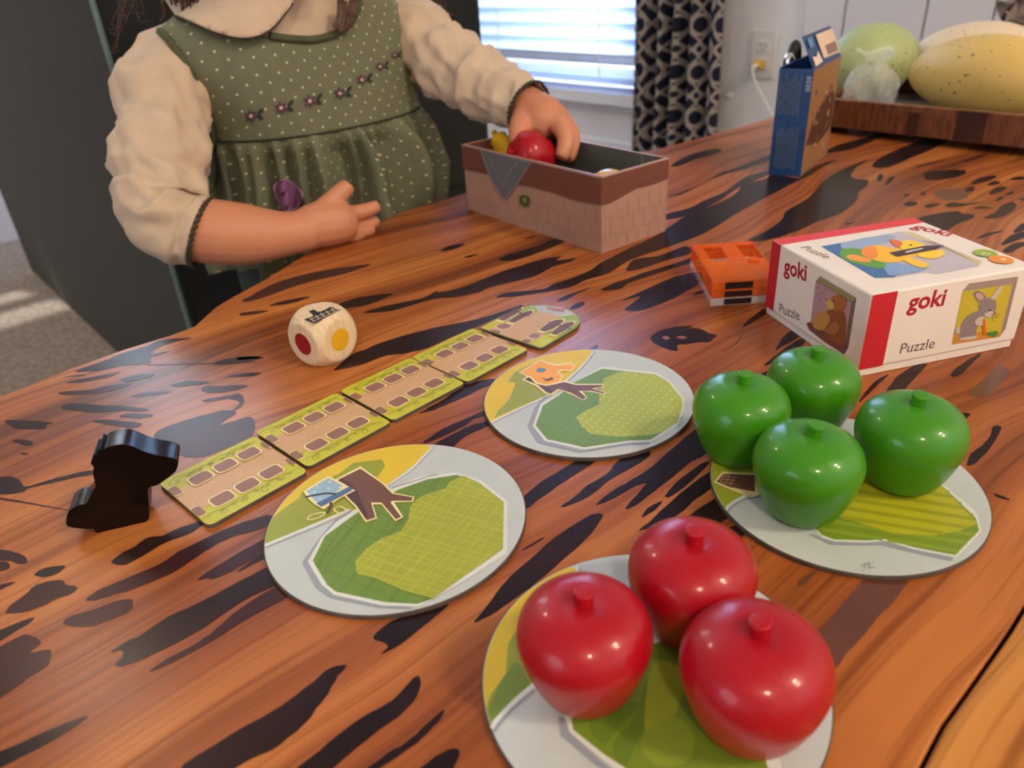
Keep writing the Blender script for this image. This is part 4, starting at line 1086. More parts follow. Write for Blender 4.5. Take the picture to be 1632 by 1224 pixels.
a.line3([fo + e1 * (la * t) + Z * (lh - .0004) for t in (0, .5, 1)], .0007, c_rimw)
a.build('printed_artwork', fbx)
# inside lining: brown with a grey dotted cloth over the far long panel
inn = fo + e1 * (la - tk); a = face_art(inn, -e1, 0)
a.poly3([inn + e2 * tk + Z * tk, inn + e2 * (lb - tk) + Z * tk, inn + e2 * (lb - tk) + Z * lh, inn + e2 * tk + Z * lh], flat(96, 56, 46))
a.poly3([inn + e2 * .012 + Z * lh, inn + e2 * (lb * .66) + Z * lh, inn + e2 * (lb * .86) + Z * .003, inn + e2 * .004 + Z * .003], flat(82, 90, 88))
a.line3([inn + e2 * (lb * .60) + Z * lh, inn + e2 * (lb * .79) + Z * .003], .002, flat(112, 116, 112)); a.line3([inn + e2 * .026 + Z * lh, inn + e2 * .018 + Z * .003], .002, flat(112, 116, 112))
a.many([a.dot3(inn + e2 * (.034 + i * .0115 + (j % 2) * .005) + Z * (.012 + j * .012), .0009, None, 8) for i in range(6) for j in range(4)], flat(118, 124, 120))
a.build('lining', fbx)
inn = fo + e2 * (lb - tk); a = face_art(inn, -e2, 0)
a.poly3([inn + e1 * tk + Z * tk, inn + e1 * (la - tk) + Z * tk, inn + e1 * (la - tk) + Z * lh, inn + e1 * tk + Z * lh], flat(104, 62, 50)); a.build('lining', fbx)
# fruit in the box
ic = fo + e1 * la / 2 + e2 * lb / 2
ra = PD(856, 252, .636)
apple(ra + AX * .014 - Z * .004, .0204, M_ra, 'red wooden apple held by the child in the box', 'toy fruit in the box', rot=(AX * -.75 + AQ * .2 + Z * .25).to_track_quat('Z', 'Y'))
M_pear = mat('yellow_lacquer', srgb(214, 170, 30), srgb(196, 150, 24), .35, 8, coat=.4, coat_rough=.1)
M_plum = mat('blue_lacquer', srgb(28, 48, 110), srgb(24, 40, 96), .35, 8, coat=.4, coat_rough=.1)
def fruit(name, loc, prof, m, label, rot):
    e = empty(name, loc, label, 'toy fruit', 'toy fruit in the box')
    pr = [(p.x, p.y) for p in dens([(r, z, 0) for r, z in prof], 3, False)]
    v, f = lathe([(max(.0006, r), z) for r, z in pr], 32); R = rot.to_matrix()
    obj('fruit', [Vector(loc) + R @ x for x in v], f, m, e, True)
    zt = prof[-1][1]
    v, f = lathe([(.0026, zt - .003), (.0024, zt + .002), (.0027, zt + .005), (.002, zt + .0055)], 16)
    obj('stem', [Vector(loc) + R @ x for x in v], f, m, e, True)
pear = [(0, 0), (.010, .0005), (.0165, .006), (.019, .014), (.018, .023), (.0135, .031), (.0098, .038), (.0088, .043), (.006, .046), (.001, .0465)]
plum = [(0, 0), (.009, .001), (.0155, .008), (.0175, .017), (.016, .026), (.011, .033), (.005, .036), (.001, .0363)]
fruit('toy_pear', PD(836, 252, .668) + Vector((0, 0, -.014)), pear, M_pear, 'yellow wooden pear beside the child\'s thumb in the box', Quaternion(AX, -.9))
def inbox(x, y, z): return fo + e1 * x + e2 * y + Z * z
fruit('toy_plum', inbox(.046, .060, .008), plum, M_plum, 'blue wooden plum half hidden behind the box wall', Quaternion(e1, .9))
fruit('toy_pear', inbox(.040, .016, .030), pear, M_pear, 'yellow wooden pear lying in the near corner of the box', Quaternion(e1, math.radians(-85)))

# ------------------------------------------------------------------ white puzzle box
e1, e2 = dirs(.2252); go = Vector((.1777, .3334, TT)); ga, gb, gh = .0962, .0887, .0466; bh = .0045
M_wbox = mat('white_print', srgb(232, 222, 212), srgb(228, 218, 208), .42, 30)
pz = empty('puzzle_box', go + e1 * ga / 2 + e2 * gb / 2, 'white lidded cardboard puzzle box with red corner bands and animal pictures', 'box')
bx('base', go + e1 * .0008 + e2 * .0008, e1 * (ga - .0016), e2 * (gb - .0016), Z * (bh + .006), M_wbox, pz, .0006)
bx('lid', go + Z * bh, e1 * ga, e2 * gb, Z * (gh - bh), M_wbox, pz, .0012, 3)
def gface(p0, n):
    a = Art(p0, n)
    def clip(p):
        d = p - go; x = max(.0003, min(ga - .0003, d.dot(e1))); y = max(.0003, min(gb - .0003, d.dot(e2))); z = max(bh + .0003, min(gh - .0003, d.z))
        if abs(n.dot(e1)) > .5: x = d.dot(e1)
        elif abs(n.dot(e2)) > .5: y = d.dot(e2)
        else: z = d.z
        return go + e1 * x + e2 * y + Z * z
    a.clip = clip; return a
c_red = flat(196, 36, 44); c_logo = flat(172, 24, 44); c_grey = flat(96, 88, 84)
k5 = crop(1080, 330, 2.957); k6 = crop(1290, 350, 4.772)
a = gface(go, -e1)                                    # left face: bear
a.poly3([go + e2 * (gb - .0002) + Z * bh, go + e2 * (gb - .0095) + Z * bh, go + e2 * (gb - .0095) + Z * gh, go + e2 * (gb - .0002) + Z * gh], c_red)
a.text('goki', k5([(500, 308)])[0], k5([(606, 348)])[0], c_logo, .025); a.text('Puzzle', k5([(480, 496)])[0], k5([(575, 535)])[0], c_grey)
a.poly(k5([(655, 345), (672, 325), (843, 428), (805, 660), (785, 695), (622, 580)]), flat(120, 100, 92))
a.poly(k5([(652, 348), (820, 450), (782, 690), (622, 578)]), flat(178, 140, 148)); a.poly(k5([(672, 325), (843, 428), (822, 448), (655, 345)]), flat(150, 140, 100))
a.poly(k5([(622, 540), (700, 590), (790, 620), (782, 690), (622, 578)]), flat(120, 72, 66), 2)
brn, brl = flat(146, 84, 48), flat(170, 106, 60)
a.poly(k5([(690, 560), (700, 500), (740, 470), (790, 500), (795, 580), (780, 650), (720, 620)]), brn, 3)
a.poly(k5([(720, 440), (745, 415), (790, 425), (800, 460), (780, 490), (740, 485)]), brl, 3)
a.poly(k5([(700, 440), (712, 432), (735, 450), (735, 480), (712, 478)]), flat(206, 170, 90), 3)
a.poly(k5([(640, 560), (650, 510), (690, 490), (720, 520), (700, 570), (670, 580)]), flat(190, 140, 70), 3)
a.poly(k5([(700, 590), (740, 540), (765, 560), (750, 600)]), brl, 3)
a.many([a.dot3(a.P(*q), .0009, None, 10) for q in k5([(775, 420), (795, 435)])], brn)
a.many([a.dot3(a.P(*q), .0005, None, 6) for q in k5([(665, 375), (685, 400), (700, 390), (672, 435), (665, 410)])], flat(130, 60, 70)); a.many([a.dot3(a.P(*q), .0005, None, 8) for q in k5([(705, 436), (738, 445)])], blk)
a.build('side_print', pz)
a = gface(go, -e2)                                    # right face: rabbit
a.poly3([go + e1 * .0003 + Z * bh, go + e1 * .0145 + Z * bh, go + e1 * .0145 + Z * (gh), go + e1 * .0003 + Z * gh], c_red)
a.text('goki', k6([(740, 690)])[0], k6([(1020, 650)])[0], c_logo, .025); a.text('Puzzle', k6([(684, 1020)])[0], k6([(945, 975)])[0], c_grey)
a.poly(k6([(1082, 948), (1165, 545), (1215, 485), (1588, 432), (1490, 830), (1445, 890)]), flat(150, 128, 128))
a.poly(k6([(1082, 948), (1165, 545), (1545, 490), (1448, 890)]), flat(196, 178, 52)); a.poly(k6([(1165, 545), (1215, 485), (1588, 432), (1545, 490)]), flat(160, 138, 130))
a.poly(k6([(1082, 948), (1100, 862), (1300, 850), (1455, 860), (1448, 890)]), flat(206, 140, 52))
gr, grl = flat(140, 126, 126), flat(196, 184, 178)
a.poly(k6([(1140, 905), (1150, 800), (1200, 730), (1290, 690), (1330, 720), (1290, 790), (1265, 850), (1260, 900)]), gr, 3)
a.poly(k6([(1285, 690), (1290, 640), (1340, 600), (1400, 600), (1420, 650), (1400, 720), (1350, 740), (1300, 720)]), gr, 3)
a.poly(k6([(1245, 560), (1275, 538), (1320, 560), (1345, 600), (1300, 635), (1260, 600)]), gr, 3); a.poly(k6([(1262, 570), (1285, 555), (1315, 575), (1318, 605), (1285, 605)]), flat(206, 160, 160), 3)
a.poly(k6([(1375, 600), (1400, 560), (1450, 505), (1466, 515), (1430, 580), (1400, 605)]), grl, 3)
a.poly(k6([(1325, 720), (1380, 690), (1400, 720), (1365, 745)]), grl, 3); a.poly(k6([(1255, 790), (1270, 750), (1320, 735), (1330, 780), (1300, 805)]), grl, 3)
a.poly(k6([(1110, 860), (1112, 825), (1135, 812), (1140, 860)]), grl, 3); a.poly(k6([(1135, 900), (1250, 880), (1270, 890), (1240, 908), (1150, 912)]), grl, 3)
a.poly(k6([(1315, 760), (1328, 755), (1340, 860), (1315, 870)]), flat(226, 96, 40), 2); a.poly(k6([(1340, 865), (1400, 845), (1430, 850), (1400, 890)]), flat(70, 140, 50), 3)
a.many([a.dot3(a.P(*q), .0005, None, 8) for q in k6([(1370, 686)])], blk)
for p in ([(1390, 705), (1440, 720)], [(1390, 715), (1425, 745)], [(1380, 720), (1395, 770)]): a.line(k6(p), .0002, blk)
a.build('side_print', pz)
top = go + Z * gh; a = gface(top, Z)                  # lid top: duck
a.poly3([top + e2 * (gb - .0003), top + e2 * (gb - .0100), top + e1 * ga + e2 * (gb - .0100), top + e1 * ga + e2 * (gb - .0003)], flat(222, 62, 66))
a.text('goki', k6([(768, 62)])[0], k6([(1050, 128)])[0], c_logo, .025, hscale=1.0); a.text('Puzzle', k5([(578, 192)])[0], k5([(695, 243)])[0], c_grey)
a.poly(k6([(90, 205), (690, 92), (1310, 320), (1290, 355), (960, 418), (890, 400), (650, 442), (500, 445)]), flat(190, 182, 190))
a.poly(k6([(690, 92), (780, 95), (1315, 320), (1290, 355), (1000, 210), (850, 160)]), flat(206, 192, 150)); a.poly(k6([(850, 160), (960, 175), (1160, 270), (1290, 340), (1010, 215)]), flat(160, 140, 142))
a.poly(k6([(90, 205), (240, 180), (330, 300), (560, 330), (720, 400), (640, 440), (500, 445)]), flat(70, 112, 168)); a.poly(k6([(240, 180), (600, 115), (640, 160), (420, 210), (300, 240)]), flat(150, 172, 200), 2)
a.poly(k6([(560, 330), (700, 340), (900, 380), (700, 420), (600, 425)]), flat(130, 160, 200), 2)
a.poly(k6([(235, 280), (240, 235), (330, 220), (460, 250), (580, 340), (540, 375), (420, 355), (300, 320)]), flat(96, 160, 62), 3)
a.poly(k6([(395, 265), (420, 215), (520, 200), (630, 220), (760, 230), (830, 270), (700, 320), (580, 330), (460, 300)]), flat(244, 186, 52), 3)
a.poly(k6([(395, 265), (420, 220), (500, 215), (520, 280), (470, 300)]), flat(238, 140, 60), 3)
a.poly(k6([(280, 285), (330, 270), (450, 300), (470, 325), (400, 328), (320, 310)]), flat(246, 156, 70), 3)
a.poly(k6([(680, 215), (710, 165), (800, 168), (870, 195), (880, 225), (780, 245)]), flat(250, 206, 56), 3); a.poly(k6([(820, 270), (860, 235), (1000, 235), (1030, 265), (960, 300), (860, 295)]), flat(250, 206, 60), 3)
a.poly(k6([(605, 155), (650, 160), (705, 180), (685, 215), (640, 200)]), flat(226, 110, 60), 2); a.poly(k6([(700, 300), (780, 300), (900, 340), (905, 358), (840, 372), (760, 340)]), flat(248, 196, 60), 2)
a.many([a.dot3(a.P(*k6([(768, 200)])[0]), .0008, None, 8)], blk)
a.poly(k6([(605, 258), (880, 205), (1025, 203), (960, 235), (665, 288)]), flat(66, 52, 58)); a.poly(k6([(730, 250), (860, 222), (862, 230), (732, 260)]), flat(230, 226, 226))
for cpx, col in (((1335, 262), flat(150, 176, 60)), ((1455, 312), flat(236, 140, 50))): a.many([a.dot3(a.P(*k6([cpx])[0]), .0058, None, 24)], col)
a.text('2+', k6([(1300, 268)])[0], k6([(1372, 280)])[0], flat(240, 238, 220), .02); a.text('4', k6([(1435, 312)])[0], k6([(1475, 322)])[0], flat(240, 238, 220), .02)
a.build('lid_print', pz)

# ------------------------------------------------------------------ orange see-through case
M_or = bpy.data.materials.new('orange_acrylic'); M_or.use_nodes = True
_n = M_or.node_tree.nodes; _l = M_or.node_tree.links; _b = _n['Principled BSDF']
_b.inputs['Base Color'].default_value = (1, .28, .05, 1); _b.inputs['Roughness'].default_value = .08; _b.inputs['IOR'].default_value = 1.3
_tp = _n.new('ShaderNodeBsdfTransparent'); _tp.inputs[0].default_value = (1, .62, .38, 1)
_x = _n.new('ShaderNodeMixShader'); _nz = _n.new('ShaderNodeTexNoise'); _nz.inputs['Scale'].default_value = 60
_mr = _n.new('ShaderNodeMapRange'); _mr.inputs[3].default_value = .6; _mr.inputs[4].default_value = .78
_l.new(_nz.outputs[0], _mr.inputs[0]); _l.new(_mr.outputs[0], _x.inputs[0])
_l.new(_b.outputs[0], _x.inputs[1]); _l.new(_tp.outputs[0], _x.inputs[2]); _l.new(_x.outputs[0], _n['Material Output'].inputs[0])
M_clear = bpy.data.materials.new('clear_acrylic'); M_clear.use_nodes = True
_n = M_clear.node_tree.nodes; _l = M_clear.node_tree.links; _b = _n['Principled BSDF']; _b.inputs['Base Color'].default_value = (.85, .9, .88, 1); _b.inputs['Roughness'].default_value = .1
_tp = _n.new('ShaderNodeBsdfTransparent'); _x = _n.new('ShaderNodeMixShader'); _x.inputs[0].default_value = .72
_nz = _n.new('ShaderNodeTexNoise'); _nz.inputs['Scale'].default_value = 30; _mr = _n.new('ShaderNodeMapRange'); _mr.inputs[3].default_value = .6; _mr.inputs[4].default_value = .82
_l.new(_nz.outputs[0], _mr.inputs[0]); _l.new(_mr.outputs[0], _x.inputs[0])
_l.new(_b.outputs[0], _x.inputs[1]); _l.new(_tp.outputs[0], _x.inputs[2]); _l.new(_x.outputs[0], _n['Material Output'].inputs[0])
pf = G(1132.5, 490); 
ka = crop(1090, 370, 9.418)
ch = .0165
ptop = G(*ka([(430, 750)])[0], z=ch); pback = G(*ka([(110, 190)])[0], z=ch); prt = G(*ka([(1190, 700)])[0], z=ch)
co_ = Vector((ptop.x, ptop.y, TT)); eb = (pback - ptop); lbk = eb.length; eb.normalize(); er = (prt - ptop).normalized(); lr = .043
case = empty('plastic_case', co_ + er * lr / 2 + eb * lbk / 2, 'transparent orange plastic case pushed against the white puzzle box', 'case')
t = .0012
def shell(name, z0, z1, m, top=True):
    b = [(co_ + Z * z0, er * lr, eb * t, Z * (z1 - z0)), (co_ + eb * (lbk - t) + Z * z0, er * lr, eb * t, Z * (z1 - z0)), (co_ + eb * t + Z * z0, er * t, eb * (lbk - 2 * t), Z * (z1 - z0)), (co_ + er * (lr - t) + eb * t + Z * z0, er * t, eb * (lbk - 2 * t), Z * (z1 - z0))]
    if top:                                          # lid plate with two cut-outs along the back
        for r0, r1, b0, b1 in ((0, 1, 0, .52), (0, .16, .52, 1), (.16, .44, .9, 1), (.44, .70, .52, 1), (.70, 1, .92, 1)):
            r0_, r1_ = max(r0 * lr, t), min(r1 * lr, lr - t); b0_, b1_ = max(b0 * lbk, t), min(b1 * lbk, lbk - t)
            b.append((co_ + er * r0_ + eb * b0_ + Z * (z1 - t), er * (r1_ - r0_), eb * (b1_ - b0_), Z * t))
    return join_boxes(name, b, m, case, .0003)
shell('lid', .0105, ch, M_or); shell('middle_tray', .0055, .0100, M_or, False); shell('base', .0, .0050, M_clear, False)
for z0, z1 in ((.0112, .0155), (.0060, .0096), (.0008, .0045)):
    bx('dark_label', co_ + er * (lr * .19) - eb * .0003 + Z * z0, er * (lr * .40), eb * .0003, Z * (z1 - z0), flat(34, 20, 12), case)
v, f = lathe([(.0036, 0), (.0036, .0016), (.0028, .0022), (.0012, .0024)], 20); pb = G(*ka([(1040, 430)])[0], z=ch)
obj('boss', [Vector((pb.x, pb.y, TT + ch)) + x for x in v], f, M_or, case, True)
bx('inner_divider', co_ + er * (lr * .2) + eb * (lbk * .35) + Z * .0106, (er * .7 + eb * .7) * .022, eb * .001, Z * .004, M_or, case)

# ------------------------------------------------------------------ blue carton with its flap up
e1, e2 = dirs(.9392); bo = Vector((.2882, .7132, TT)); ba, bb, bhh = .0956, .0306, .0959
M_bl = mat('blue_print', srgb(24, 72, 124), srgb(20, 62, 110), .42, 30); M_ins = mat('grey_card', srgb(140, 134, 130), None, .8, 30)
M_foodprint = mat('brown_photo_print', srgb(170, 120, 74), srgb(92, 56, 36), .4, 60, stretch=(1, 1, .35))
cb = empty('carton', bo + e1 * ba / 2 + e2 * bb / 2, 'blue carton standing on end with its printed flap open', 'carton')
tk = .0012
bx('narrow_panel', bo, e1 * tk, e2 * bb, Z * bhh, M_bl, cb); bx('narrow_panel', bo + e1 * (ba - tk), e1 * tk, e2 * bb, Z * bhh, M_bl, cb)
bx('wide_panel', bo + e1 * tk, e1 * (ba - 2 * tk), e2 * tk, Z * bhh, M_bl, cb); bx('wide_panel', bo + e1 * tk + e2 * (bb - tk), e1 * (ba - 2 * tk), e2 * tk, Z * (bhh + .001), M_bl, cb)
bx('bottom', bo + e1 * tk + e2 * tk, e1 * (ba - 2 * tk), e2 * (bb - 2 * tk), Z * tk, M_ins, cb)
kb = crop(1200, 30, 10.2)
h0, h1 = bo + Z * bhh, bo + e1 * ba + Z * bhh
fd = (PL(*kb([(790, 320)])[0], h0, (e2 * -.75 + Z * .0 + e2.cross(e1) * 0).normalized()) - h0)
fdir = (Z * .83 + e2 * .42).normalized()
fl_len = .030
v, f = box_mesh(h0, e1 * (ba * .98), fdir * fl_len, fdir.cross(e1).normalized() * .0008)
obj('flap', v, f, M_bl, cb)
fn = e1.cross(fdir).normalized(); fn = fn if fn.dot(EYE - h0) > 0 else -fn
a = Art(h0 + fn * .0011, fn); a.poly3([h0 + fn * .0011 + e1 * (ba * u) + fdir * (fl_len * w_) for u, w_ in ((.36, .16), (.96, .12), (.96, .9), (.36, .9))], flat(222, 196, 168))
a.poly3([h0 + fn * .0011 + e1 * (ba * u) + fdir * (fl_len * w_) for u, w_ in ((.52, .2), (.92, .17), (.92, .5), (.52, .5))], flat(160, 130, 110))
a.many([[h0 + fn * .0011 + e1 * (ba * u) + fdir * (fl_len * w_) for u, w_ in ((uu, .2), (uu + .012, .2), (uu + .012, .5), (uu, .5))] for uu in [.54 + i * .03 for i in range(13)]], flat(110, 84, 72))
a.poly3([h0 + fn * .0011 + e1 * (ba * u) + fdir * (fl_len * w_) for u, w_ in ((.04, .05), (.3, .1), (.26, .45), (.16, .3), (.04, .35))], flat(226, 206, 186)); a.poly3([h0 + fn * .0011 + e1 * (ba * u) + fdir * (fl_len * w_) for u, w_ in ((.06, .6), (.2, .62), (.22, .9), (.06, .88))], flat(90, 130, 176))
a.build('flap_print', cb)
# print on the narrow blue side: columns of small lettering and a rotated number
a = Art(bo, -e1); kn = crop(1210, 90, 6.12)
def bar(u, z0, z1, w, m): a.poly3([bo + e2 * (u + w) + Z * z0, bo + e2 * u + Z * z0, bo + e2 * u + Z * z1, bo + e2 * (u + w) + Z * z1], m)
c_txt = flat(104, 118, 134); rnd = random.Random(3)
for blk0, blk1, n_, u0 in ((.055, .092, 9, .0095), (.006, .047, 9, .0060)):
    for i in range(n_):
        u = u0 + i * .0022; z = blk0 + rnd.uniform(0, .003); top_ = blk1 - rnd.uniform(0, .008) * (1 if i % 3 else .3)
        while z < top_:
            l = rnd.uniform(.0012, .0045); bar(u, z, min(z + l, top_), .0008, c_txt); z += l + .0007
a.text('6030', kn([(485, 185)])[0], kn([(465, 330)])[0], flat(168, 176, 190), .015)
a.build('side_print', cb)
# picture on the wide side: brown biscuits on a dark ground
a = Art(bo, -e2); X = lambda u, z: bo + e1 * (ba * u) + Z * (bhh * z)
a.poly3([X(.01, .01), X(.99, .01), X(.99, .99), X(.01, .99)], flat(150, 108, 70)); a.poly3([X(.05, .30), X(.5, .22), X(.97, .3), X(.97, .66), X(.6, .7), X(.2, .5)], flat(84, 52, 38))
rnd = random.Random(5)
for i in range(26):
    u, z = rnd.uniform(.08, .92), rnd.uniform(.08, .92); an = rnd.uniform(0, 3.1); l = rnd.uniform(.004, .011); w_ = rnd.uniform(.0012, .003)
    c_ = X(u, z); d = e1 * math.cos(an) + Z * math.sin(an); s_ = e1 * -math.sin(an) + Z * math.cos(an)
    a.poly3([c_ + d * l * p + s_ * w_ * q for p, q in ((-.45, -.5), (.4, -.5), (.5, .1), (.35, .5), (-.4, .5), (-.5, 0))], rnd.choice([flat(206, 164, 112), flat(186, 136, 84), flat(100, 62, 40), flat(160, 112, 72)]))
a.build('side_print', cb)
# small black ring with a chrome clasp behind the carton, and a white paper tag at its right
rc = PL(1274, 96, bo + e2 * (bb + .02) + e1 * .035, -e2); rr_ = .017
rgc = bo + e1 * .078 + e2 * (bb + .010) + Z * .0
ring_e = empty('black_strap', rgc, 'black strap with a chrome clasp half hidden behind the blue carton', 'strap')
M_strap = mat('black_strap', srgb(22, 20, 20), None, .5, 30); M_chrome = mat('chrome', srgb(225, 225, 228), None, .12, 30, metal=1)
pts = [rgc + Z * .0 + (e1 * math.cos(t_) * .015 + Z * (.056 + math.sin(t_) * .051)) for t_ in [2 * PI * i / 24 for i in range(24)]]
v, f = tube_mesh(pts, .005, 8, True); obj('band', v, f, M_strap, ring_e, True)
v, f = tube_mesh([rgc + e1 * (-.016) + Z * z for z in (.084, .090, .096, .102)], [.004, .0055, .0055, .003], 12); obj('clasp', v, f, M_chrome, ring_e, True)
pt = G(1336, 196); tg = bx('paper_tag', pt, e1 * .012, Z * .016 + e1 * -.004, e2 * .0006, M_card); tag(tg, 'tiny white paper tag at the right foot of the blue carton', 'tag')

# ------------------------------------------------------------------ tray with three speckled eggs
M_tray = mat('tray_wood', srgb(130, 76, 42), srgb(88, 48, 30), .35, 12, stretch=(30, 5, 5), coat=.3)
M_feet = mat('black_rubber', srgb(16, 15, 15), None, .7, 30)
kt = crop(1320, 20, 5.23)
tz = .008; th_ = .030
t0, t1 = G(*kt([(80, 725)])[0], z=tz + th_), G(*kt([(1632, 860)])[0], z=tz + th_)
tr_ = (t1 - t0).normalized(); tbk = Z.cross(tr_); t0 = t0 - tr_ * .03; t0.z = TT; tl, tw = .44, .21
ty = empty('serving_tray', t0 + tr_ * tl / 2 + tbk * tw / 2, 'long wooden serving tray holding the speckled eggs', 'tray')
join_boxes('rim', [(t0 + Z * tz, tr_ * tl, tbk * .009, Z * th_), (t0 + tbk * (tw - .009) + Z * tz, tr_ * tl, tbk * .009, Z * th_), (t0 + tbk * .009 + Z * tz, tr_ * .009, tbk * (tw - .018), Z * th_), (t0 + tr_ * (tl - .009) + tbk * .009 + Z * tz, tr_ * .009, tbk * (tw - .018), Z * th_)], M_tray, ty, .001)
bx('floor', t0 + tr_ * .009 + tbk * .009 + Z * tz, tr_ * (tl - .018), tbk * (tw - .018), Z * .006, mat('tray_grey', srgb(120, 112, 106), srgb(100, 94, 90), .4, 20), ty)
for u in (.25, .36):
    bx('dark_inlay', t0 + tr_ * (tl * u) - tbk * .0004 + Z * tz, tr_ * .028 if u > .3 else tr_ * .012, tbk * .0004, Z * th_ * (1 if u > .3 else .8), mat('tray_dark', srgb(60, 34, 26), None, .3, 30, coat=.4), ty)
for u, w_ in ((.03, .02), (.97, .02), (.03, .17), (.97, .17)): bx('foot', t0 + tr_ * (tl * u - .012) + tbk * w_, tr_ * .024, tbk * .024, Z * tz, M_feet, ty)

def egg_mat(name, c1, c2, spot):
    m = mat(name, c1, c2, .45, 6); nt = m.node_tree; N = nt.nodes; L = nt.links; b = N['Principled BSDF']
    vo = N.new('ShaderNodeTexVoronoi'); vo.inputs['Scale'].default_value = 130; tc = N.new('ShaderNodeTexCoord')
    ns = N.new('ShaderNodeTexNoise'); ns.inputs['Scale'].default_value = 90; L.new(tc.outputs['Object'], ns.inputs['Vector'])
    L.new(tc.outputs['Object'], vo.inputs['Vector'])
    th = mth(nt, 'LESS_THAN', mth(nt, 'ADD', vo.outputs['Distance'], mth(nt, 'MULTIPLY', mth(nt, 'SUBTRACT', ns.outputs['Fac'], .5), .55)), .13)
    mx = N.new('ShaderNodeMix'); mx.data_type = 'RGBA'; mx.inputs[7].default_value = spot
    old = b.inputs['Base Color'].links[0].from_socket; L.new(old, mx.inputs[6]); L.new(th, mx.inputs[0]); L.new(mx.outputs[2], b.inputs['Base Color']); return m
def egg(center, axis, long_, short, m, label, taper=.25):
    q = axis.to_track_quat('Z', 'Y'); V = []; n, s = 40, 48
    V.append(Vector((0, 0, -long_)))
    pr = []
    for i in range(1, n):
        t = -1 + 2 * i / n; t = math.sin(t * PI / 2); r = short * math.sqrt(max(0, 1 - t * t)) * (1 - taper * t * .5 - taper * .1); pr.append((r, t * long_))
    v, f = lathe(pr, s); V = [center + q @ x for x in v]
    o = obj('speckled_egg', V, f, m, None, True); return tag(o, label, 'egg', 'speckled eggs in the tray')
fz = tz + .006
gc = G(1391, 98, fz + .047); yc = G(1565, 118, fz + .046); wc = G(1530, 105, fz + .050) + tbk * .03
egg(G(1391, 99, fz + .046), (Z * .15 + tbk * .9 + tr_ * .3).normalized(), .058, .046, egg_mat('egg_green', srgb(174, 186, 128), srgb(164, 178, 122), srgb(120, 112, 70)), 'pale green speckled egg at the left of the tray')
yel_c = G(1558, 121, fz + .043)
egg(yel_c, (tr_ * -1 + tbk * .18 + Z * .0).normalized(), .078, .043, egg_mat('egg_yellow', srgb(218, 186, 106), srgb(208, 174, 96), srgb(130, 96, 56)), 'yellow speckled egg at the front right of the tray', .3)
egg(G(1527, 100, fz + .046) + tbk * .042 + tr_ * .002 - Z * .006, (tr_ * -1 - tbk * .25 + Z * .05).normalized(), .074, .048, egg_mat('egg_cream', srgb(226, 208, 178), srgb(218, 196, 164), srgb(140, 108, 80)), 'cream speckled egg behind the yellow one', .25)
# crumpled clear wrapper leaning on the green egg
M_wrap = bpy.data.materials.new('clear_film'); M_wrap.use_nodes = True
_n = M_wrap.node_tree.nodes; _l = M_wrap.node_tree.links; _b = _n['Principled BSDF']; _b.inputs['Base Color'].default_value = (.86, .9, .88, 1); _b.inputs['Roughness'].default_value = .18
_tp = _n.new('ShaderNodeBsdfTransparent'); _x = _n.new('ShaderNodeMixShader'); _nz = _n.new('ShaderNodeTexNoise'); _nz.inputs['Scale'].default_value = 45
_mr = _n.new('ShaderNodeMapRange'); _mr.inputs[1].default_value = .35; _mr.inputs[2].default_value = .7; _mr.inputs[3].default_value = .86; _mr.inputs[4].default_value = .6
_l.new(_nz.outputs[0], _mr.inputs[0]); _l.new(_mr.outputs[0], _x.inputs[0]); _l.new(_b.outputs[0], _x.inputs[1]); _l.new(_tp.outputs[0], _x.inputs[2]); _l.new(_x.outputs[0], _n['Material Output'].inputs[0])
wc_ = PD(1382, 172, .862); wc_.z = TT + fz
pr = [(.019, 0), (.0245, .012), (.027, .028), (.025, .043), (.018, .054), (.007, .059), (.012, .065), (.020, .071)]
pr = [(p.x, p.y) for p in dens([(r, z, 0) for r, z in pr], 3, False)]
v, f = lathe(pr, 40); rnd = random.Random(2)
V = []
for x in v:
    an = math.atan2(x.y, x.x); w_ = 1 + .10 * math.sin(5 * an + x.z * 90) + .06 * math.sin(11 * an - x.z * 150)
    V.append(wc_ + Vector((x.x * w_, x.y * w_, x.z * (1 + .04 * math.sin(3 * an)))))
wr = obj('clear_wrapper', V, f[:-2], M_wrap, None, True); tag(wr, 'crumpled clear plastic wrapper in front of the green egg', 'wrapper')

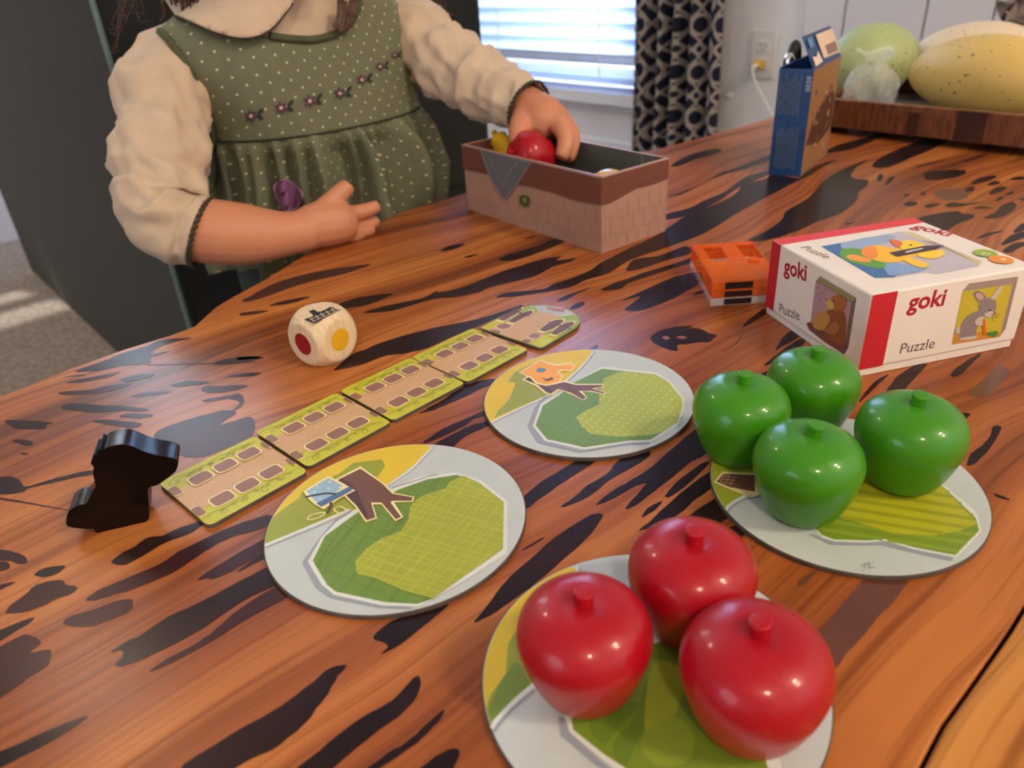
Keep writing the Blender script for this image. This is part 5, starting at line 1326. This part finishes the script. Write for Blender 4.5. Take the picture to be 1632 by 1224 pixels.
# taupe fabric flowers and a dark stem at the far right behind the eggs
M_taupe = mat('taupe_cloth', srgb(150, 132, 126), srgb(126, 108, 102), .8, 30)
fb_ = G(1606, 118, .0) + tbk * .30; fb_.z = TT
flw = empty('fabric_bouquet', fb_, 'taupe fabric flowers on a dark stem behind the eggs at the right edge', 'fabric flowers')
fc = PL(1622, 22, fb_, tbk)
pv = G(1598, 60, .0)
q0 = PL(1597, 44, fb_, tbk); q1 = PL(1592, 62, fb_, tbk)
tube('stem', [Vector((q1.x, q1.y, TT + .003)) , q1, q0, PL(1602, 20, fb_, tbk)], .0032, M_rod, flw, seg=8)
v, f = lathe([(.04, 0), (.05, .004), (.05, .012), (.02, .016)], 28); obj('stand', [Vector((q1.x, q1.y, TT)) + x for x in v], f, M_rod, flw, True)
rnd = random.Random(9)
for i in range(9):
    c_ = fc + Vector((rnd.uniform(-.028, .06), rnd.uniform(-.02, .03), rnd.uniform(-.03, .05))); V = []; Fp = []
    nrm = (EYE - c_).normalized() * .6 + Vector((rnd.uniform(-1, 1), rnd.uniform(-.6, .6), rnd.uniform(-.8, .8))); nrm.normalize(); qq = nrm.to_track_quat('Z', 'Y')
    n = 24
    for ring_i, rad in enumerate((.001, .010, .019, .027)):
        for j in range(n):
            an = 2 * PI * j / n; V.append(c_ + qq @ Vector((rad * math.cos(an), rad * math.sin(an), ring_i * .003 + .004 * ring_i * math.sin(an * 4 + i))))
    for ri in range(3):
        for j in range(n): Fp.append((ri * n + j, ri * n + (j + 1) % n, (ri + 1) * n + (j + 1) % n, (ri + 1) * n + j))
    po = obj('petal', V, Fp, M_taupe, flw, True); po.modifiers.new('thickness', 'SOLIDIFY').thickness = .0012
# ------------------------------------------------------------------ the child
from mathutils import noise
from mathutils.geometry import delaunay_2d_cdt
M_skin = mat('skin', srgb(204, 140, 106), srgb(194, 128, 95), .5, 14, sss=.12)
M_shirt = mat('cream_jersey', srgb(202, 180, 156), srgb(194, 172, 148), .9, 60, bump=.12, bscale=900, sheen=.15)
M_trimg = mat('olive_trim', srgb(62, 60, 44), srgb(50, 48, 36), .85, 60)
M_hair = mat('brown_hair', srgb(88, 58, 40), srgb(62, 40, 28), .5, 60)
M_leg_ = mat('leggings', srgb(44, 54, 52), srgb(36, 46, 44), .9, 30)

# corduroy with small white dots
M_dress = bpy.data.materials.new('dotted_corduroy'); M_dress.use_nodes = True
nt = M_dress.node_tree; _n = nt.nodes; _l = nt.links; _b = _n['Principled BSDF']; _b.inputs['Roughness'].default_value = .9
_b.inputs['Sheen Weight'].default_value = .35; _b.inputs['Sheen Roughness'].default_value = .4; _b.inputs['Sheen Tint'].default_value = srgb(150, 160, 110)
uvn = _n.new('ShaderNodeUVMap'); sp = _n.new('ShaderNodeSeparateXYZ'); _l.new(uvn.outputs[0], sp.inputs[0])
def lat(off):
    x = mth(nt, 'SUBTRACT', mth(nt, 'FRACT', mth(nt, 'ADD', mth(nt, 'DIVIDE', sp.outputs[0], .0175), off)), .5)
    y = mth(nt, 'SUBTRACT', mth(nt, 'FRACT', mth(nt, 'ADD', mth(nt, 'DIVIDE', sp.outputs[1], .0135), off)), .5)
    x = mth(nt, 'MULTIPLY', x, .0175); y = mth(nt, 'MULTIPLY', y, .0135)
    d = mth(nt, 'SQRT', mth(nt, 'ADD', mth(nt, 'MULTIPLY', x, x), mth(nt, 'MULTIPLY', y, y)))
    return mth(nt, 'LESS_THAN', d, .0010)
dots_ = mth(nt, 'MAXIMUM', lat(0.0), lat(.5))
nz = _n.new('ShaderNodeTexNoise'); nz.inputs['Scale'].default_value = 25
m1 = _n.new('ShaderNodeMix'); m1.data_type = 'RGBA'; m1.inputs[6].default_value = srgb(114, 116, 92); m1.inputs[7].default_value = srgb(100, 104, 82); _l.new(nz.outputs[0], m1.inputs[0])
m2 = _n.new('ShaderNodeMix'); m2.data_type = 'RGBA'; m2.inputs[7].default_value = srgb(196, 196, 164); _l.new(m1.outputs[2], m2.inputs[6]); _l.new(dots_, m2.inputs[0]); _l.new(m2.outputs[2], _b.inputs['Base Color'])
cord = mth(nt, 'SINE', mth(nt, 'MULTIPLY', sp.outputs[0], 2 * PI / .0016)); bp = _n.new('ShaderNodeBump'); bp.inputs['Strength'].default_value = .25; bp.inputs['Distance'].default_value = .0006
_l.new(cord, bp.inputs['Height']); _l.new(bp.outputs[0], _b.inputs['Normal'])

cents = [(.197, -.165, .736), (.178, -.168, .733), (.159, -.177, .739), (.127, -.177, .746), (.099, -.176, .753), (.073, -.176, .760), (.038, -.175, .767), (0, -.179, .770), (-.04, -.184, .773), (-.5, -.20, .79)]
rads = [(.215, .036, .036), (.198, .043, .040), (.186, .070, .048), (.168, .110, .058), (.142, .116, .070), (.10, .107, .080), (.073, .105, .086), (.04, .112, .094), (0, .120, .098), (-.05, .114, .098), (-.15, .108, .098), (-.24, .108, .10)]
def interp(tab, z):
    if z >= tab[0][0]: return tab[0][1:]
    for (z1, *a), (z0, *b) in zip(tab, tab[1:]):
        if z <= z1 and z >= z0:
            t = (z1 - z) / (z1 - z0); t = t
            return tuple(p + (q - p) * t for p, q in zip(a, b))
    return tab[-1][1:]
def smooth_tab(tab):
    out = []
    for i in range(81):
        z = .215 - (.215 + .24) * i / 80
        acc = np.zeros(2); w = 0
        for k in range(-3, 4):
            zz = min(.215, max(-.24, z + k * .006)); g_ = math.exp(-k * k / 4); acc += np.array(interp(tab, zz)) * g_; w += g_
        out.append((z, *(acc / w)))
    return out
CT, RT = smooth_tab(cents), smooth_tab(rads)
SEAM_Z = .078
def torso_pt(u, z, grow=0.0, gather=0.0):
    """u = 0 faces the table; positive u turns to the image right"""
    cx, cy = interp(CT, z); a, b = interp(RT, z)
    r = 1.0; cu, su = math.cos(u), math.sin(u)
    e = 2.3                                              # slightly boxy section
    den = (abs(su / a) ** e + abs(cu / b) ** e) ** (-1 / e)
    den += grow
    if gather:
        t = max(0, SEAM_Z - z); k = min(1, t / .02)
        ph = 30 * u + 1.6 * noise.noise((u * 3, 0, 0)) * 3 + .8 * noise.noise((u * 6, z * 14, 2))
        ph2 = 13 * u + 2.5 * noise.noise((u * 2, 5, 0))
        sh = lambda x: 1 - 2 * abs(math.sin(x / 2)) ** .7
        den += gather * k * ((.0115 + .03 * min(t, .1)) * sh(ph) * (1 - min(.6, t * 5)) + (.0060 + .11 * min(t, .09)) * sh(ph2 + t * 8 * noise.noise((u * 4, 3, 1))))
        den += gather * .004 * min(1, t / .008)
    return Vector((cx, cy, TT + z)) + AX * (su * den) - AQ * (cu * den)
def loft(zs, nu, fn, uvscale=1.0):
    V = []; Fc = []; UV = []
    acc = 0; prev = None
    for i, z in enumerate(zs):
        row = [fn(2 * PI * (k / nu) - PI, z) for k in range(nu)]
        V += row
        if prev is not None: acc += (row[nu // 2] - prev).length
        prev = row[nu // 2]
        for k in range(nu + 1): UV.append(((2 * PI * k / nu - PI) * .098 * (uvscale if z > SEAM_Z else uvscale * 1.5), -acc))
    FU = []
    for i in range(len(zs) - 1):
        for k in range(nu):
            k2 = (k + 1) % nu
            Fc.append((i * nu + k, (i + 1) * nu + k, (i + 1) * nu + k2, i * nu + k2))
            FU.append((i * (nu + 1) + k, (i + 1) * (nu + 1) + k, (i + 1) * (nu + 1) + k + 1, i * (nu + 1) + k + 1))
    return V, Fc, [tuple(UV[j] for j in t) for t in FU]
def set_uv(o, FU):
    ul = o.data.uv_layers.new(name='UVMap'); i = 0
    for t in FU:
        for uv in t: ul.data[i].uv = uv; i += 1

ax0 = Vector((-.18, .765, 0))
ch_ = empty('person', ax0, 'person in a dotted green pinafore and cream shirt reaching into the fruit box', 'person')
# body: one continuous skin surface
parts = []
def part_tube(pts, r, n=4, seg=20, flatten=None):
    rr = [max(.001, v.x) for v in dens([(x, 0, 0) for x in r], n, False)]; pp = dens(pts, n, False)
    parts.append(tube_mesh(pp, rr, seg, flatten=flatten))
def part_ball(c, rx, ry, rz, rot=None):
    v, f = lathe([(max(1e-4, math.sin(PI * i / 16)), -math.cos(PI * i / 16)) for i in range(17)], 24)
    parts.append(([Vector(c) + (rot.to_matrix() @ Vector((x.x * rx, x.y * ry, x.z * rz)) if rot else Vector((x.x * rx, x.y * ry, x.z * rz))) for x in v], f))
zs = [.20, .186, .172, .155, .13, .10, .07, .04, .0, -.04, -.08, -.11]
v, f, _ = loft(zs, 48, lambda u, z: torso_pt(u, z, -.014 if z > SEAM_Z + .01 else -.034)); n_ = 48
f += [tuple(range(n_)), tuple((len(zs) - 1) * n_ + k for k in range(n_))[::-1]]; parts.append((v, f))
nk = Vector((-.163, .728, TT + .18)); hd = Vector((-.150, .700, TT + .285))
part_tube([nk, nk + Vector((.003, -.006, .03)), hd - Vector((0, 0, .05))], [.037, .033, .036])
part_ball(hd, .066, .074, .080); part_ball(hd + Vector((.004, -.012, -.045)), .050, .052, .042)
fr_ = -AQ
part_ball(hd + fr_ * .076 + Vector((0, 0, -.018)), .008, .008, .010); part_ball(hd + fr_ * .050 + AX * .030 + Vector((0, 0, -.038)), .022, .020, .020); part_ball(hd + fr_ * .050 - AX * .030 + Vector((0, 0, -.038)), .022, .020, .020)
part_ball(hd + fr_ * .066 + Vector((0, 0, -.048)), .014, .008, .005); part_ball(hd + fr_ * .060 + Vector((0, 0, -.068)), .014, .012, .010)
for s in (-1, 1): part_ball(hd + AX * (s * .066) + Vector((0, 0, -.012)), .012, .016, .020)
# arm at the image left: elbow bent, forearm on the table edge
LA = [(305, 84, .642, .020), (276, 112, .625, .020), (259, 190, .602, .021), (254, 270, .592, .021), (258, 325, .588, .0225), (276, 352, .587, .0245), (305, 364, .589, .0250), (345, 370, .591, .0255), (395, 374, .597, .0240), (440, 374, .605, .0195), (470, 371, .611, .0172), (492, 366, .616, .0175)]
part_tube([PD(*p[:3]) for p in LA], [p[3] for p in LA])
def pf(pts): part_tube([PD(*p[:3]) for p in pts], [p[3] for p in pts], 4, 14)
# palm and fingers of the hand on the edge
pf([(482, 366, .616, .0165), (505, 360, .620, .0190), (530, 356, .625, .0190), (552, 356, .630, .0165), (566, 357, .633, .012)])
pf([(496, 352, .620, .0115), (514, 336, .620, .0098), (533, 317, .622, .0082), (550, 301, .624, .0074), (557, 294, .625, .0058)])         # thumb
pf([(542, 345, .626, .0085), (566, 340, .631, .0070), (588, 334, .637, .0062), (603, 328, .641, .0052)])                                   # index
pf([(546, 354, .632, .0085), (572, 356, .642, .0064), (592, 355, .649, .0058), (601, 350, .652, .0050)])                                   # middle
pf([(544, 362, .630, .0082), (566, 367, .636, .0062), (584, 368, .643, .0056), (594, 364, .647, .0048)])                                   # ring
pf([(534, 367, .627, .0078), (552, 375, .631, .0058), (566, 377, .636, .0052), (576, 374, .640, .0044)])                                   # little
# arm at the image right, reaching into the box
RA = [(620, 26, .724, .020), (668, 64, .712, .020), (705, 94, .702, .021), (740, 113, .692, .021), (775, 134, .682, .020), (812, 156, .668, .0180), (838, 169, .659, .0175), (852, 178, .654, .0175)]
part_tube([PD(*p[:3]) for p in RA], [p[3] for p in RA])
pf([(842, 172, .657, .0175), (858, 184, .651, .0195), (872, 192, .647, .0195), (885, 197, .646, .0160), (892, 203, .645, .012)])
pf([(840, 182, .650, .0125), (832, 198, .643, .0108), (827, 215, .637, .0092), (830, 229, .633, .0082), (835, 238, .632, .0066)])           # thumb
pf([(876, 188, .641, .0095), (893, 199, .635, .0088), (902, 219, .631, .0078), (899, 240, .630, .0068), (893, 252, .630, .0056)])           # index
pf([(882, 190, .651, .0095), (901, 200, .648, .0088), (911, 220, .645, .0078), (908, 243, .643, .0068), (903, 254, .642, .0056)])           # middle
pf([(882, 190, .661, .0092), (902, 201, .661, .0084), (910, 222, .660, .0074), (906, 240, .659, .0062)])                                     # ring
pf([(876, 190, .668, .0085), (895, 204, .671, .0074), (901, 222, .671, .0062), (897, 235, .670, .0052)])                                     # little
# legs
for s in (-1, 1):
    b0 = ax0 + AX * (s * .045)
    part_tube([b0 + Z * (TT - .10), b0 + Z * .26, b0 + Z * .20, b0 + Z * .12, b0 + Z * .05, b0 + Z * .03], [.040, .040, .038, .036, .028, .026])
    part_tube([b0 + AQ * .02 + Z * .03, b0 - AQ * .02 + Z * .027, b0 - AQ * .06 + Z * .02], [.026, .027, .02])
V = []; Fc = []
for v, f in parts:
    k = len(V); V += v; Fc += [tuple(i + k for i in t) for t in f]
tmp = obj('body_tmp', V, Fc, M_skin, None, origin=(0, 0, 0))
rm = tmp.modifiers.new('remesh', 'REMESH'); rm.mode = 'VOXEL'; rm.voxel_size = .0017; rm.use_smooth_shade = True
sm_ = tmp.modifiers.new('smooth', 'SMOOTH'); sm_.iterations = 2; sm_.factor = .5
me = bpy.data.meshes.new_from_object(tmp.evaluated_get(bpy.context.evaluated_depsgraph_get()))
bpy.data.objects.remove(tmp)
me.materials.clear(); me.materials.append(M_skin); me.name = 'body'
me.transform(Matrix.Translation(-ax0)); me.polygons.foreach_set('use_smooth', [True] * len(me.polygons))
bo_ = bpy.data.objects.new('body', me); COL.objects.link(bo_); bo_.parent = ch_
# eyes and mouth
M_eye = mat('eye_white', srgb(235, 232, 228), None, .2, 30); M_iris = mat('eye_iris', srgb(60, 50, 44), None, .2, 30); M_lip = mat('lips', srgb(190, 106, 96), None, .5, 30)
for s in (-1, 1):
    c = hd + fr_ * .066 + AX * (s * .026) + Vector((0, 0, -.002))
    v, f = lathe([(max(1e-4, math.sin(PI * i / 10)) * .008, -math.cos(PI * i / 10) * .008) for i in range(11)], 16)
    eo = obj('eye', [c + x for x in v], f, M_eye, ch_, True)
    obj('iris', [c + fr_ * .0055 + x * .5 for x in v], f, M_iris, eo, True)

# shirt: body shell, two sleeves
shirt = bpy.data.objects.new('shirt', None); COL.objects.link(shirt); shirt.parent = ch_; shirt.empty_display_size = .02
v, f, FU = loft([.203 - .012 * i for i in range(10)], 96, lambda u, z: torso_pt(u, z, -.004)); obj('shirt_body', v, f, M_shirt, shirt, True)
def sleeve(st, folds, sd):
    path = dens([PD(*p[:3]) for p in st], 9, False); rr = [v.x for v in dens([(p[3], 0, 0) for p in st], 9, False)]
    def wob(t, a):
        w = 1
        for k, (amp, freq, tw, ph) in enumerate(folds): w += amp * (1 - 2 * abs(math.sin((freq * 2 * PI * t + tw * math.cos(a + ph)) / 2)) ** .8) * (.35 + .65 * math.sin(PI * min(1, t * 1.02)))
        rg = lambda x, y, z: .42 - abs(noise.noise((x, y, z))) * 1.9
        w += .15 * rg(math.cos(a) * 1.1 + sd, math.sin(a) * 1.1, t * 5.5 + .8 * math.cos(a + 1)) + .085 * rg(math.cos(a) * 1.9 + 3, math.sin(a) * 1.9 + sd, t * 11 + 1.4 * math.cos(a + 1))
        if t > .96: w = 1 + (w - 1) * .4
        return w
    v, f = tube_mesh(path, rr, 64, cap=False, wob=wob)
    o = obj('sleeve', v, f, M_shirt, shirt, True); o.modifiers.new('thickness', 'SOLIDIFY').thickness = .0015
    ring_ = v[-64:]
    # scalloped dark edging at the cuff
    pts = ring_; c = sum(pts, Vector()) / 64; ax_ = (path[-1] - path[-2]).normalized()
    N_ = 192; P = []
    for i in range(N_):
        a0 = i / N_ * 64; p = pts[int(a0) % 64].lerp(pts[(int(a0) + 1) % 64], a0 % 1)
        P.append(p + ax_ * (.0010 + .0022 * abs(math.sin(i / N_ * PI * 34))) + (p - c).normalized() * .0004)
    v2, f2 = tube_mesh(P, .0013, 6, True); obj('cuff_edging', v2, f2, M_trimg, shirt, True)
    return o
SL = [(300, 84, .640, .028), (280, 106, .628, .032), (266, 136, .616, .0350), (259, 168, .607, .0370), (262, 203, .601, .0345), (260, 240, .594, .0365), (258, 275, .591, .0365), (259, 303, .589, .0345), (258, 326, .587, .0360), (264, 344, .586, .0350), (279, 355, .586, .0320), (298, 362, .588, .0288), (318, 369, .590, .0275)]
sleeve(SL, [(.075, 4.6, 1.3, 2.4), (.055, 7.5, 2.4, .5)], 1)
SR_ = [(622, 24, .728, .030), (650, 46, .718, .033), (680, 76, .709, .034), (708, 97, .701, .0335), (738, 115, .692, .0325), (768, 132, .684, .0305), (798, 149, .674, .0275), (822, 161, .665, .0245), (840, 171, .658, .0232)]
sleeve(SR_, [(.07, 4.5, 1.6, .6), (.045, 8, 2.2, 1.5)], 5)

# pinafore
NU = 300
zs = [.188 - .0035 * i for i in range(int((.188 + .048) / .0035))]
v, f, FU = loft(zs, NU, lambda u, z: torso_pt(u, z, .0025, 1.0 if z < SEAM_Z else 0))
neck_poly = [(250, -300), (262, 0), (300, 25), (380, 50), (450, 59), (500, 60), (538, 49), (560, 27), (573, -5), (590, -300)]
keep = []; KU = []
for t, fu in zip(f, FU):
    c = (v[t[0]] + v[t[2]]) / 2
    if (c - ax0).dot(-AQ) > -.02:
        x, y, _ = pix(c)
        if inside((x, y), neck_poly): continue
    keep.append(t); KU.append(fu)
dr = obj('pinafore', v, keep, M_dress, ch_, True); set_uv(dr, KU)
dr.modifiers.new('thickness', 'SOLIDIFY').thickness = .0015
bvh = BVHTree.FromPolygons([tuple(p) for p in v], f)
def cast(px, py, off=0.0):
    d = ray(px, py).normalized(); h, n, i, dist = bvh.ray_cast(EYE, d)
    if h is None: return None
    return h - d * off
def drape(name, poly, off, m, parent, step=5.0, thick=.0):
    pts = [Vector((p[0], p[1])) for p in poly]; nb = len(pts)
    x0, x1 = min(p[0] for p in poly), max(p[0] for p in poly); y0, y1 = min(p[1] for p in poly), max(p[1] for p in poly)
    y = y0 + step / 2
    while y < y1:
        x = x0 + step / 2
        while x < x1:
            if inside((x, y), poly): pts.append(Vector((x, y)))
            x += step
        y += step
    r = delaunay_2d_cdt(pts, [(i, (i + 1) % nb) for i in range(nb)], [], 1, .01)
    V = []
    for p in r[0]:
        h = cast(p.x, p.y, off)
        if h is None: h = V[-1] if V else PD(p.x, p.y, .62)
        V.append(h)
    if not r[2]: return None
    o = obj(name, V, [tuple(t) for t in r[2]], m, parent, True)
    if thick: s = o.modifiers.new('thickness', 'SOLIDIFY'); s.thickness = thick; s.offset = 0
    return o
def curve_on(name, pxs, off, r, m, parent, n=6, seg=8, wob=None):
    P = [cast(x, y, off) for x, y in [(p.x, p.y) for p in dens([(x, y, 0) for x, y in pxs], n, False)]]; P = [p for p in P if p is not None]
    v, f = tube_mesh(P, r, seg, wob=wob); return obj(name, v, f, m, parent, True)
M_bind = mat('pinafore_binding', srgb(84, 88, 62), srgb(70, 76, 54), .9, 60)
curve_on('neck_binding', [(430, 57), (455, 61), (500, 63), (540, 51), (563, 28), (574, 0)], .001, .0030, M_bind, dr)
curve_on('armhole_binding', [(243, 40), (268, 62), (292, 96), (312, 132), (326, 168), (336, 205), (342, 235), (344, 262), (338, 292), (326, 312)], .001, .0034, M_bind, dr)
curve_on('armhole_binding', [(636, 0), (642, 40), (646, 75), (650, 110), (655, 120)], .001, .0030, M_bind, dr)
# stitched gathering line
P = [torso_pt(-1.5 + 3.0 * i / 80, SEAM_Z, .0030) for i in range(81)]
v_, f_ = tube_mesh(P, .0011, 6); obj('waist_seam', v_, f_, mat('seam_thread', srgb(52, 54, 38), None, .9, 60), dr, True)
# embroidered flowers
M_pet = mat('plum_thread', srgb(92, 62, 84), srgb(70, 46, 66), .7, 90); M_leaf = mat('dark_green_thread', srgb(34, 48, 36), None, .7, 90); M_ctr = mat('pink_thread', srgb(220, 176, 160), None, .7, 90)
for fx, fy, sc in ((400, 185, 1), (448, 172, 1), (494, 161, 1), (542, 149, .95), (577, 127, .85), (606, 106, .7), (629, 88, .55)):
    V = []; Fc = []; idx = []
    def blob(cx, cy, rx, ry, an, mi, off):
        c0 = len(V); n = 10
        for i in range(n):
            t = 2 * PI * i / n; x, y = rx * math.cos(t), ry * math.sin(t)
            h = cast(cx + (x * math.cos(an) - y * math.sin(an)) * sc, cy + (x * math.sin(an) + y * math.cos(an)) * sc, off); V.append(h if h else V[-1])
        Fc.append(tuple(range(c0, c0 + n))[::-1]); idx.append(mi)
    for i in range(6): an = i * PI / 3 + .3; blob(fx + 6 * sc * math.cos(an), fy + 6 * sc * math.sin(an), 5, 2.4, an, 0, .0014)
    blob(fx + 15 * sc, fy - 7 * sc, 7, 3, -.9, 1, .0013); blob(fx + 14 * sc, fy + 2 * sc, 6, 3, .5, 1, .0013)
    blob(fx, fy, 3, 3, 0, 2, .0018)
    fo_ = obj('embroidered_flower', V, Fc, M_pet, dr, mats=[M_pet, M_leaf, M_ctr], idx=idx)
kp = crop(260, 240, 4.295)
M_patch = mat('purple_applique', srgb(136, 90, 128), srgb(118, 76, 110), .8, 60, bump=.1); M_patch2 = mat('mauve_thread', srgb(160, 120, 150), None, .8, 60)
pw = kp([(760, 270), (775, 225), (815, 202), (860, 208), (920, 250), (955, 310), (935, 370), (890, 405), (850, 420), (800, 360)])
pw = [(p.x, p.y) for p in dens([(x, y, 0) for x, y in pw], 3)]
pa = drape('applique_wing', pw, .010, M_patch, dr, 4, .001)
P = [cast(x, y, .0106) for x, y in pw]; v_, f_ = tube_mesh([p for p in P if p], .0009, 6, True); obj('applique_edge', v_, f_, M_patch2, dr, True)
# collar with scalloped dark edge
col_ = [(238, -40), (246, 2), (262, 17), (300, 33), (340, 50), (380, 60), (410, 57), (432, 45), (450, 25), (466, 4), (478, -40), (430, -70), (330, -75)]
cl = [(p.x, p.y) for p in dens([(x, y, 0) for x, y in col_], 4)]
co2 = drape('collar', cl, .009, M_shirt, shirt, 8, .003)
pts = dens([(x, y, 0) for x, y in col_[1:10]], 12, False)
P = []
for i, p in enumerate(pts):
    h = cast(p.x, p.y + 1.2 * abs(math.sin(i * 1.3)), .009)
    if h: P.append(h)
v_, f_ = tube_mesh(P, .0013, 6, wob=lambda t, a: 1 + .35 * math.sin(t * 2 * PI * 40)); obj('collar_edging', v_, f_, M_trimg, shirt, True)
# hair: cap and loose strands falling on the shoulders
hair = bpy.data.objects.new('hair', None); COL.objects.link(hair); hair.parent = ch_
v, f = lathe([(max(1e-4, math.sin(PI * i / 24)), -math.cos(PI * i / 24)) for i in range(7, 25)], 40)
V = []
for x in v:
    p = Vector((x.x * .073, x.y * .080, x.z * .087)); front = p.dot(fr_)
    V.append(hd + p + Vector((0, 0, .004)))
keep = [t for t in f[:-2] if not ((sum((V[i] for i in t), Vector()) / len(t) - hd).dot(fr_) > .035 and (sum((V[i] for i in t), Vector()) / len(t) - hd).z < .035)]
obj('hair_cap', V, keep, M_hair, hair, True)
rnd = random.Random(11); V = []; Fc = []
def strand(pts, r):
    v, f = tube_mesh(dens(pts, 5, False), r, 5); k = len(V); V.extend(v); Fc.extend(tuple(i + k for i in t) for t in f)
for i in range(150):
    s = -1 if i % 2 else 1; a0 = rnd.uniform(.2, 2.6)
    root = hd + AX * (s * .070 * math.sin(a0)) + fr_ * (.060 * math.cos(a0) - .02) + Vector((0, 0, rnd.uniform(-.01, .04)))
    endp = hd + AX * (s * rnd.uniform(.060, .090)) + fr_ * rnd.uniform(-.07, -.03) + Vector((0, 0, rnd.uniform(-.14, -.08)))
    mid = root.lerp(endp, .5) + AX * (s * rnd.uniform(.0, .02)) + fr_ * rnd.uniform(-.015, .005)
    strand([root, mid, endp, endp + Vector((rnd.uniform(-.012, .012), rnd.uniform(-.01, .01), -.012))], rnd.uniform(.0005, .0011))
for x0, y0, x1, y1, dp in ((190, -30, 200, 30, .60), (215, -40, 185, 45, .60), (205, -30, 225, 25, .60), (225, -40, 180, 75, .61), (200, -20, 210, 12, .6), (560, -40, 545, 45, .66), (568, -40, 556, 38, .66), (550, -40, 536, 40, .66), (575, -40, 562, 22, .66), (690, -40, 700, 30, .75), (700, -40, 708, 24, .75), (680, -40, 692, 22, .75)):
    for _ in range(10 if 500 < x0 < 600 else 3):
        j = lambda: rnd.uniform(-4, 4) if 500 < x0 < 600 else rnd.uniform(-8, 8)
        q4 = [(x0 + j(), y0), ((x0 + x1) / 2 + j() * 1.5, (y0 + y1) / 2), (x1 + j(), y1 + j()), (x1 + j() * 2, y1 + j())]
        if 500 < x0 < 600:
            hs = [cast(x, y, .012) for x, y in q4]; hs = [h for h in hs if h]
            if len(hs) > 2: strand(hs, .0007)
            continue
        strand([PD(x, y, dp) for x, y in q4], .00022 if x0 < 300 else .0005)
obj('hair_strands', V, Fc, M_hair, hair, True)
# leggings and shoes, below the table
v, f, _ = loft([-.02 - .012 * i for i in range(12)], 64, lambda u, z: torso_pt(u, z, -.018)); obj('leggings_waist', v, f, M_leg_, ch_, True)
M_shoe = mat('shoe', srgb(70, 60, 60), None, .6, 30)
for s in (-1, 1):
    b0 = ax0 + AX * (s * .045)
    tube('legging', [b0 + Z * (TT - .10), b0 + Z * .26, b0 + Z * .2, b0 + Z * .12, b0 + Z * .055], [.046, .044, .042, .040, .032], M_leg_, ch_, seg=20)
    tube('shoe', [b0 + AQ * .026 + Z * .030, b0 + AQ * .005 + Z * .031, b0 - AQ * .03 + Z * .030, b0 - AQ * .068 + Z * .026], [.026, .0305, .030, .020], M_shoe, ch_, seg=20)
